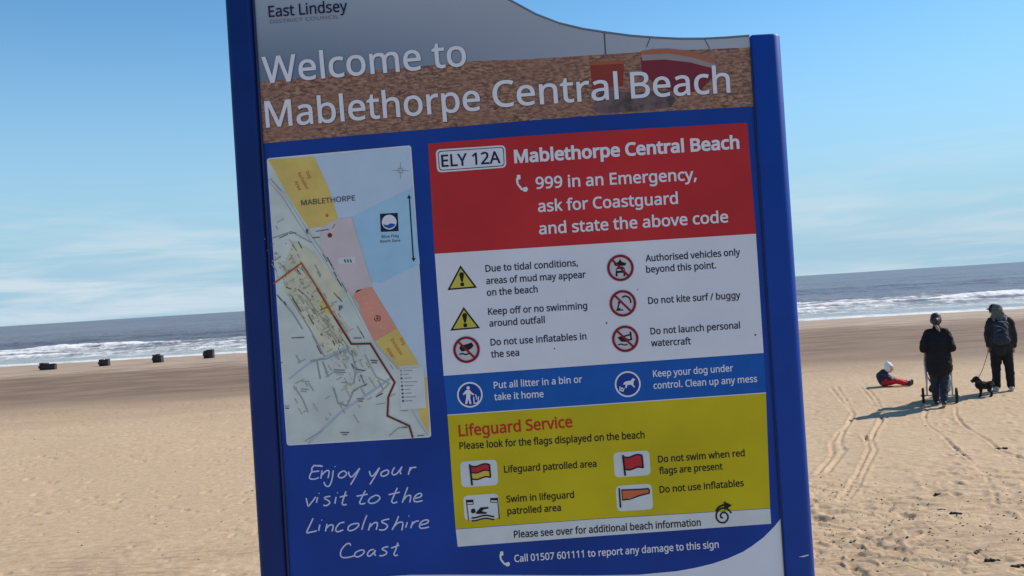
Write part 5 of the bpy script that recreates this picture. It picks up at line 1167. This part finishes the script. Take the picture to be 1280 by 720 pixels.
# ---- man standing with backpack
mpz = ground(1255.5, 491.5); mpz.z = sand_h(mpz.x, mpz.y)
AZM = -math.degrees(math.atan2(mpz.x, mpz.y)) + 3
man = empty("person", (mpz.x, mpz.y, mpz.z), R(AZM))
tag(man, "person seen from behind in a dark hooded coat and black trousers, wearing a backpack", "person")
olive = mat("dark_grey_green_coat", (.015, .017, .020), .9, .25, 9, bump=.3, bscale=40)
hoodm = mat("grey_hood_cloth", (.10, .10, .095), .85, .2, 20, bump=.3, bscale=50)
trs = mat("black_trousers", (.006, .006, .008), .9, .25, 12, bump=.3, bscale=60)
HX = -.075
body = [((-.09, 0, .90), (-.11, .01, .48), .09, .062), ((-.11, .01, .48), (-.125, 0, .10), .060, .042), ((-.125, -.02, .05), (-.15, .12, .035), .036, .03),
        ((.09, 0, .90), (.11, .01, .48), .09, .062), ((.11, .01, .48), (.125, 0, .10), .060, .042), ((.125, -.02, .05), (.145, .12, .035), .036, .03),
        ((0, 0, .94), (0, 0, 1.15), .14, .13, (1.15, .8)), ((0, 0, 1.15), (0, .01, 1.38), .13, .15, (1.25, .75)), ((-.02, .02, 1.42), (-.05, .03, 1.53), .06, .055),
        ((-.17, .0, 1.40), (-.222, .0, 1.12), .06, .046), ((-.222, 0, 1.12), (-.222, .07, .88), .044, .030),
        ((.17, .0, 1.40), (.225, .0, 1.12), .06, .046), ((.225, 0, 1.12), (.215, .05, .87), .044, .030)]
body += face_parts((HX, .03, 1.605), (-.85, .5, -.08), (.5, .85, 0)) + hand(1, (-.222, .075, .875), (0, .15, -1), .55) + hand(-1, (.215, .055, .865), (0, .1, -1), .5)
blob("body", body, .0085, skin, man, 3)
eyes(man, (HX, .03, 1.605), (-.85, .5, -.08), (.5, .85, 0))
blob("coat", [((0, 0, .86), (0, 0, 1.08), .185, .19, (1.12, .78)), ((0, 0, 1.08), (0, 0, 1.30), .19, .20, (1.1, .78)), ((-.15, .0, 1.40), (.15, .0, 1.40), .085, .085), ((0, .01, 1.42), (-.02, .01, 1.47), .12, .095, (1, .9)),
    ((-.175, 0, 1.37), (-.232, 0, 1.12), .080, .070), ((-.232, 0, 1.12), (-.228, .06, .92), .066, .050), ((.175, 0, 1.37), (.236, 0, 1.12), .080, .070), ((.236, 0, 1.12), (.225, .05, .90), .068, .052)], .012, olive, man, 3, .018, 9, 13)
blob("hood", [((-.035, -.045, 1.60), (-.035, -.035, 1.645), .108, .100), ((-.01, -.07, 1.52), (.02, -.09, 1.47), .10, .075, (1.2, .8)), ((.05, -.06, 1.50), (-.11, -.02, 1.49), .065, .055)], .010, hoodm, man, 3, .014, 16, 6)
blob("cap", [((HX - .015, .035, 1.645), (HX - .015, .03, 1.665), .096, .086), ((HX - .09, .075, 1.650), (HX - .12, .095, 1.642), .035, .030, (1, .35))], .009, mat("black_cap_cloth", (.012, .012, .014), .8, .2, 30), man, 2)
blob("trousers", [((-.085, 0, .86), (-.115, .01, .50), .118, .090), ((-.115, .01, .50), (-.128, 0, .10), .088, .074), ((.085, 0, .86), (.115, .01, .50), .118, .090), ((.115, .01, .50), (.128, 0, .10), .088, .074)], .011, trs, man, 3, .016, 10, 18)
for fx, tw in ((-.13, -.03), (.13, .02)):
    sh = blob("shoe", [((fx, -.06, .055), (fx, -.01, .065), .047, .047), ((fx, -.01, .05), (fx + tw, .14, .038), .046, .038)], .008, shoe_l, man, 2)
    blob("sole", [((fx, -.06, .018), (fx + tw, .14, .016), .044, .040, (1.0, .42))], .007, shoe_s, sh, 1)
bp_ = empty("backpack", (mpz.x, mpz.y, mpz.z), R(AZM))
tag(bp_, "dark blue grey backpack worn by the person in the hooded coat", "backpack")
m_bp = mat("backpack_navy_cloth", (.014, .025, .046), .8, .3, 12, bump=.3, bscale=50); m_bp2 = mat("backpack_grey_trim", (.11, .14, .18), .75, .3, 20)
blob("bag", [((.0, -.225, 1.06), (.0, -.225, 1.30), .13, .12, (1.05, .62)), ((-.08, -.20, 1.02), (.09, -.20, 1.02), .07, .07), ((-.06, -.21, 1.34), (.07, -.21, 1.34), .07, .07)], .011, m_bp, bp_, 3, .012, 14, 2)
blob("pocket", [((-.05, -.31, 1.08), (.06, -.31, 1.08), .055, .055, (1, .7)), ((-.05, -.305, 1.15), (.06, -.305, 1.15), .05, .05)], .010, m_bp, bp_, 3, .01, 18)
for sx_ in (-1, 1):
    blob("strap", [((sx_ * .10, -.13, 1.42), (sx_ * .12, -.02, 1.505), .022, .022), ((sx_ * .12, -.02, 1.505), (sx_ * .13, .14, 1.40), .022, .022), ((sx_ * .13, .16, 1.38), (sx_ * .15, .17, 1.15), .02, .018)], .009, m_bp2, bp_, 2)
blob("trim", [((-.085, -.30, 1.33), (.02, -.315, 1.30), .014, .014), ((.02, -.315, 1.30), (.10, -.29, 1.20), .014, .012), ((.06, -.31, 1.36), (.115, -.26, 1.28), .022, .018), ((-.06, -.31, 1.23), (.0, -.32, 1.25), .016, .012)], .008, m_bp2, bp_, 2)

# ---- dog
dp = ground(1232, 497.5); dp.z = stand(dp, .1)
dog = empty("dog", (dp.x, dp.y, dp.z), R(-20))
tag(dog, "small dark brown dog on a leash standing beside the person with the backpack", "dog")
m_dog = mat("dark_brown_dog_fur", (.010, .007, .006), .9, .5, 30, bump=.6, bscale=70, bdist=.012)
def dsc(L): return [((p[0][0] * .80, p[0][1], p[0][2]), (p[1][0] * .80, p[1][1], p[1][2])) + tuple(p[2:]) for p in L]
m_dog2 = mat("tan_dog_fur", (.13, .085, .06), .85, .3, 30)
D = [((-.10, 0, .225), (.02, 0, .22), .090, .082, (1, .9)), ((.02, 0, .22), (.115, 0, .235), .076, .076, (1, .92)),     # deep chest, belly tucked
     ((-.12, 0, .27), (-.165, 0, .325), .066, .052), ((-.17, 0, .340), (-.195, 0, .342), .060, .054), ((-.21, 0, .330), (-.275, 0, .312), .036, .024),
     ((.165, 0, .27), (.185, 0, .345), .020, .011)]
for sy in (-.050, .050):
    fx = -.115 if sy < 0 else -.085
    D += [((fx, sy, .20), (fx + .01, sy, .115), .034, .022), ((fx + .01, sy, .115), (fx - .005, sy, .025), .021, .018), ((fx - .005, sy, .016), (fx - .03, sy, .014), .018, .015)]
    hx = .105 if sy < 0 else .135
    D += [((hx, sy, .215), (hx - .030, sy, .135), .050, .030), ((hx - .030, sy, .135), (hx + .03, sy, .085), .024, .019), ((hx + .03, sy, .085), (hx + .015, sy, .02), .017, .016), ((hx + .015, sy, .016), (hx - .012, sy, .014), .018, .014)]
blob("body", dsc(D), .0065, m_dog, dog, 2, .010, 26, 9)
for sy in (-.036, .036): blob("ear", dsc([((-.170, sy * 1.1, .385), (-.165, sy * 1.7, .335), .022, .014, (1, .5))]), .006, m_dog, dog, 1)
blob("nose", dsc([((-.295, 0, .318), (-.300, 0, .317), .011, .010)]), .004, m_eye, dog, 1)
for sy in (-.024, .024): blob("eye", dsc([((-.232, sy, .362), (-.234, sy, .362), .007, .007)]), .003, m_eye, dog, 1)
blob("beard", dsc([((-.250, 0, .300), (-.265, 0, .285), .024, .016)]), .006, m_dog2, dog, 1)
blob("collar", dsc([((-.135, 0, .290), (-.145, 0, .300), .067, .064)]), .007, mat("dog_collar_red", (.05, .02, .02), .6), dog, 1)
# leash from hand to collar
hnd = Vector((mpz.x, mpz.y, mpz.z)) + Matrix.Rotation(R(AZM), 3, 'Z') @ Vector((-.232, .09, .80)); rot = Matrix.Rotation(R(-20), 3, 'Z'); col_ = Vector((dp.x, dp.y, dp.z)) + rot @ Vector((-.105, .0, .36))
pts = []
for k in range(15):
    t = k / 14; p = hnd.lerp(col_, t); p.z -= .05 * math.sin(math.pi * t); pts.append(p)
bm = bmesh.new(); tube(bm, pts, .0055, 6); tube(bm, [hnd + Vector((0, 0, .03)), hnd + Vector((.02, .02, .06)), hnd + Vector((.03, 0, .02)), hnd], .006, 6)
bmesh.ops.recalc_face_normals(bm, faces=bm.faces)
tag(bm_obj("dog_leash", bm, mat("leash_grey", (.12, .10, .10), .7), None, True), "thin leash running from the hand of the person with the backpack to the dog", "leash")

# ---- child sitting on the sand
cp = ground(1112.5, 484.0); cp.z = stand(cp, .2)
child = empty("person", (cp.x, cp.y, cp.z), R(-24))
tag(child, "small child in a white hat, navy coat and red trousers sitting on the sand", "child")
m_navy = mat("child_navy_coat", (.022, .024, .05), .8, .3, 14, bump=.3, bscale=60); m_redt = mat("child_red_trousers", (.55, .012, .02), .75, .12, 16, bump=.3, bscale=50)
m_hat = mat("child_white_hat", (.78, .76, .76), .85, .08, 60, bump=.4, bscale=90); m_boot = mat("child_dark_boot", (.03, .025, .022), .6, .2, 20); m_mit = mat("child_pale_mitten", (.60, .55, .58), .85, .1, 40)
HC = (.02, -.01, .40)
body = [((-.11, 0, .10), (-.15, 0, .20), .09, .085, (1, .95)), ((-.15, 0, .20), (-.10, -.005, .31), .085, .070), ((-.06, -.01, .325), (-.02, -.01, .36), .04, .038),
        ((-.09, -.06, .10), (.12, -.09, .13), .055, .040), ((.12, -.09, .13), (.34, -.10, .06), .038, .028), ((-.09, .06, .10), (.14, .08, .11), .055, .040), ((.14, .08, .11), (.38, .10, .06), .038, .028),
        ((-.11, -.09, .29), (-.03, -.13, .20), .038, .030), ((-.03, -.13, .20), (.05, -.10, .18), .028, .021), ((-.11, .09, .29), (-.02, .13, .20), .038, .030), ((-.02, .13, .20), (.06, .10, .16), .028, .021)]
body += face_parts(HC, (.80, -.42, -.42), (-.45, -.88, 0), .86) + hand(1, (.055, -.10, .178), (1, .1, -.3), .5, .6) + hand(-1, (.065, .10, .158), (1, -.1, -.4), .5, .6)
blob("body", body, .0070, skin_pale, child, 2)
eyes(child, HC, (.80, -.42, -.42), (-.45, -.88, 0), .86)
blob("coat", [((-.12, 0, .11), (-.165, 0, .22), .112, .112, (1, 1.0)), ((-.165, 0, .22), (-.115, 0, .30), .108, .085), ((-.11, -.085, .29), (-.03, -.14, .205), .055, .046), ((-.03, -.14, .205), (.035, -.108, .188), .043, .034), ((-.11, .085, .29), (-.02, .14, .205), .055, .046), ((-.02, .14, .205), (.045, .108, .168), .043, .034), ((-.07, -.005, .315), (-.055, -.005, .325), .062, .058)], .010, m_navy, child, 2, .012, 16, 31)
blob("trousers", [((-.10, -.06, .085), (.12, -.09, .125), .082, .066), ((.12, -.09, .125), (.32, -.10, .065), .064, .050), ((-.10, .06, .085), (.14, .08, .11), .082, .066), ((.14, .08, .11), (.36, .10, .065), .064, .050), ((-.1, -.05, .075), (-.1, .05, .075), .082, .082)], .010, m_redt, child, 2, .012, 16, 37)
for (bx, by) in ((.36, -.102), (.40, .102)): blob("boot", [((bx - .03, by, .060), (bx + .04, by, .050), .046, .044), ((bx + .04, by, .050), (bx + .055, by, .105), .042, .032)], .008, m_boot, child, 2)
hc = Vector(HC)
blob("hat", [(hc + Vector((-.02, .01, .035)), hc + Vector((-.025, .01, .055)), .092, .084), (hc + Vector((-.04, .012, .130)), hc + Vector((-.042, .012, .135)), .028, .028), (hc + Vector((-.035, .0, .0)), hc + Vector((-.045, .0, -.02)), .082, .070)], .008, m_hat, child, 2, .006, 30)
for (p, q) in (((.05, -.102, .182), (.115, -.098, .155)), ((.06, .10, .16), (.125, .095, .13))): blob("mitten", [(p, q, .032, .030), (Vector(p) + Vector((.03, 0, .02)), Vector(p) + Vector((.055, 0, .038)), .013, .011)], .007, m_mit, child, 2)

# ------------------------------------------------------------------ shells, weed and grit on the sand
m_deb = mat("dark_seaweed_bits", (.05, .035, .025), .8, .4, 20); m_shell = mat("pale_shell_bits", (.55, .46, .38), .6, .3, 20)
rd = random.Random(21)
def near_h(x, y): return sand_h(x, y)
m_weed = mat("dried_seaweed", (.035, .022, .015), .85, .5, 40)
for (zx, zy, ln_, rot_, lab) in ((798, 458, .105, -.25, "dark dried seaweed strand lying alone above the scuffed sand strip"), (893, 634, .125, .75, "dark seaweed strand lying slantwise left of the bottom right corner"), (955, 668, .115, -.1, "thick dark seaweed clump between two others near the bottom right corner"),
        (1066, 690, .14, .1, "long dark seaweed strand in the very bottom right corner"), (985, 187, .16, -.1, "dark seaweed scrap at the lower end of the right pushchair rut"), (830, 212, .20, -.9, "dark seaweed strand at the end of the rut behind the pushchair"), (725, 372, .06, 0, "small round dark seaweed lump above a second lump"), (736, 438, .05, 0, "small dark seaweed lump left of the lone seaweed strand")):
    g_ = ground(950 + zx / 3.27, 500 + zy / 3.27); P_ = []; n_ = 7; r2 = random.Random(int(zx))
    for k in range(n_):
        t = k / (n_ - 1) - .5; P_.append(Vector((t * ln_, r2.uniform(-.1, .1) * ln_, r2.uniform(-.002, .006))))
    parts_ = [(P_[k], P_[k + 1], .014 * r2.uniform(.6, 1.4), .013 * r2.uniform(.5, 1.3)) for k in range(n_ - 1)]
    o_ = blob("seaweed_clump", parts_, .006, m_weed, None, 1, .004, 60)
    o_.location = (g_.x, g_.y, near_h(g_.x, g_.y) + .002); o_.rotation_euler = (0, 0, rot_)
    tag(o_, lab, "seaweed", "dark seaweed scraps on the sand")
for nm, mm, cnt, s0, s1, lab in (("seaweed_scraps", m_deb, 420, .007, .019, None), ("shell_grit", m_shell, 160, .005, .011, None)):
    bm = bmesh.new()
    for k in range(cnt):
        if nm == "seaweed_scraps" and rd.random() < .55: g_ = ground(rd.uniform(1020, 1285), 655 + rd.gauss(0, 32))
        else:
            r = 1 / rd.uniform(1 / 26, 1 / 7.0); a = R(rd.uniform(-34, 34)); g_ = Vector((r * math.sin(a), r * math.cos(a), 0))
        s = rd.uniform(s0, s1) * (1 + g_.y * .02); rot = rd.gauss(0, .5); asp = rd.uniform(.2, .6)
        z = near_h(g_.x, g_.y) + .004; top = bm.verts.new((g_.x, g_.y, z + s * .40)); ring_ = []
        for i in range(6):
            a = 2 * math.pi * i / 6; q = s * rd.uniform(.6, 1.15); x = q * math.cos(a); y = q * asp * math.sin(a)
            ring_.append(bm.verts.new((g_.x + x * math.cos(rot) - y * math.sin(rot), g_.y + x * math.sin(rot) + y * math.cos(rot), z - .006)))
        for i in range(6): bm.faces.new((ring_[i], ring_[(i + 1) % 6], top))
    tag(bm_obj(nm, bm, mm), kind="stuff")
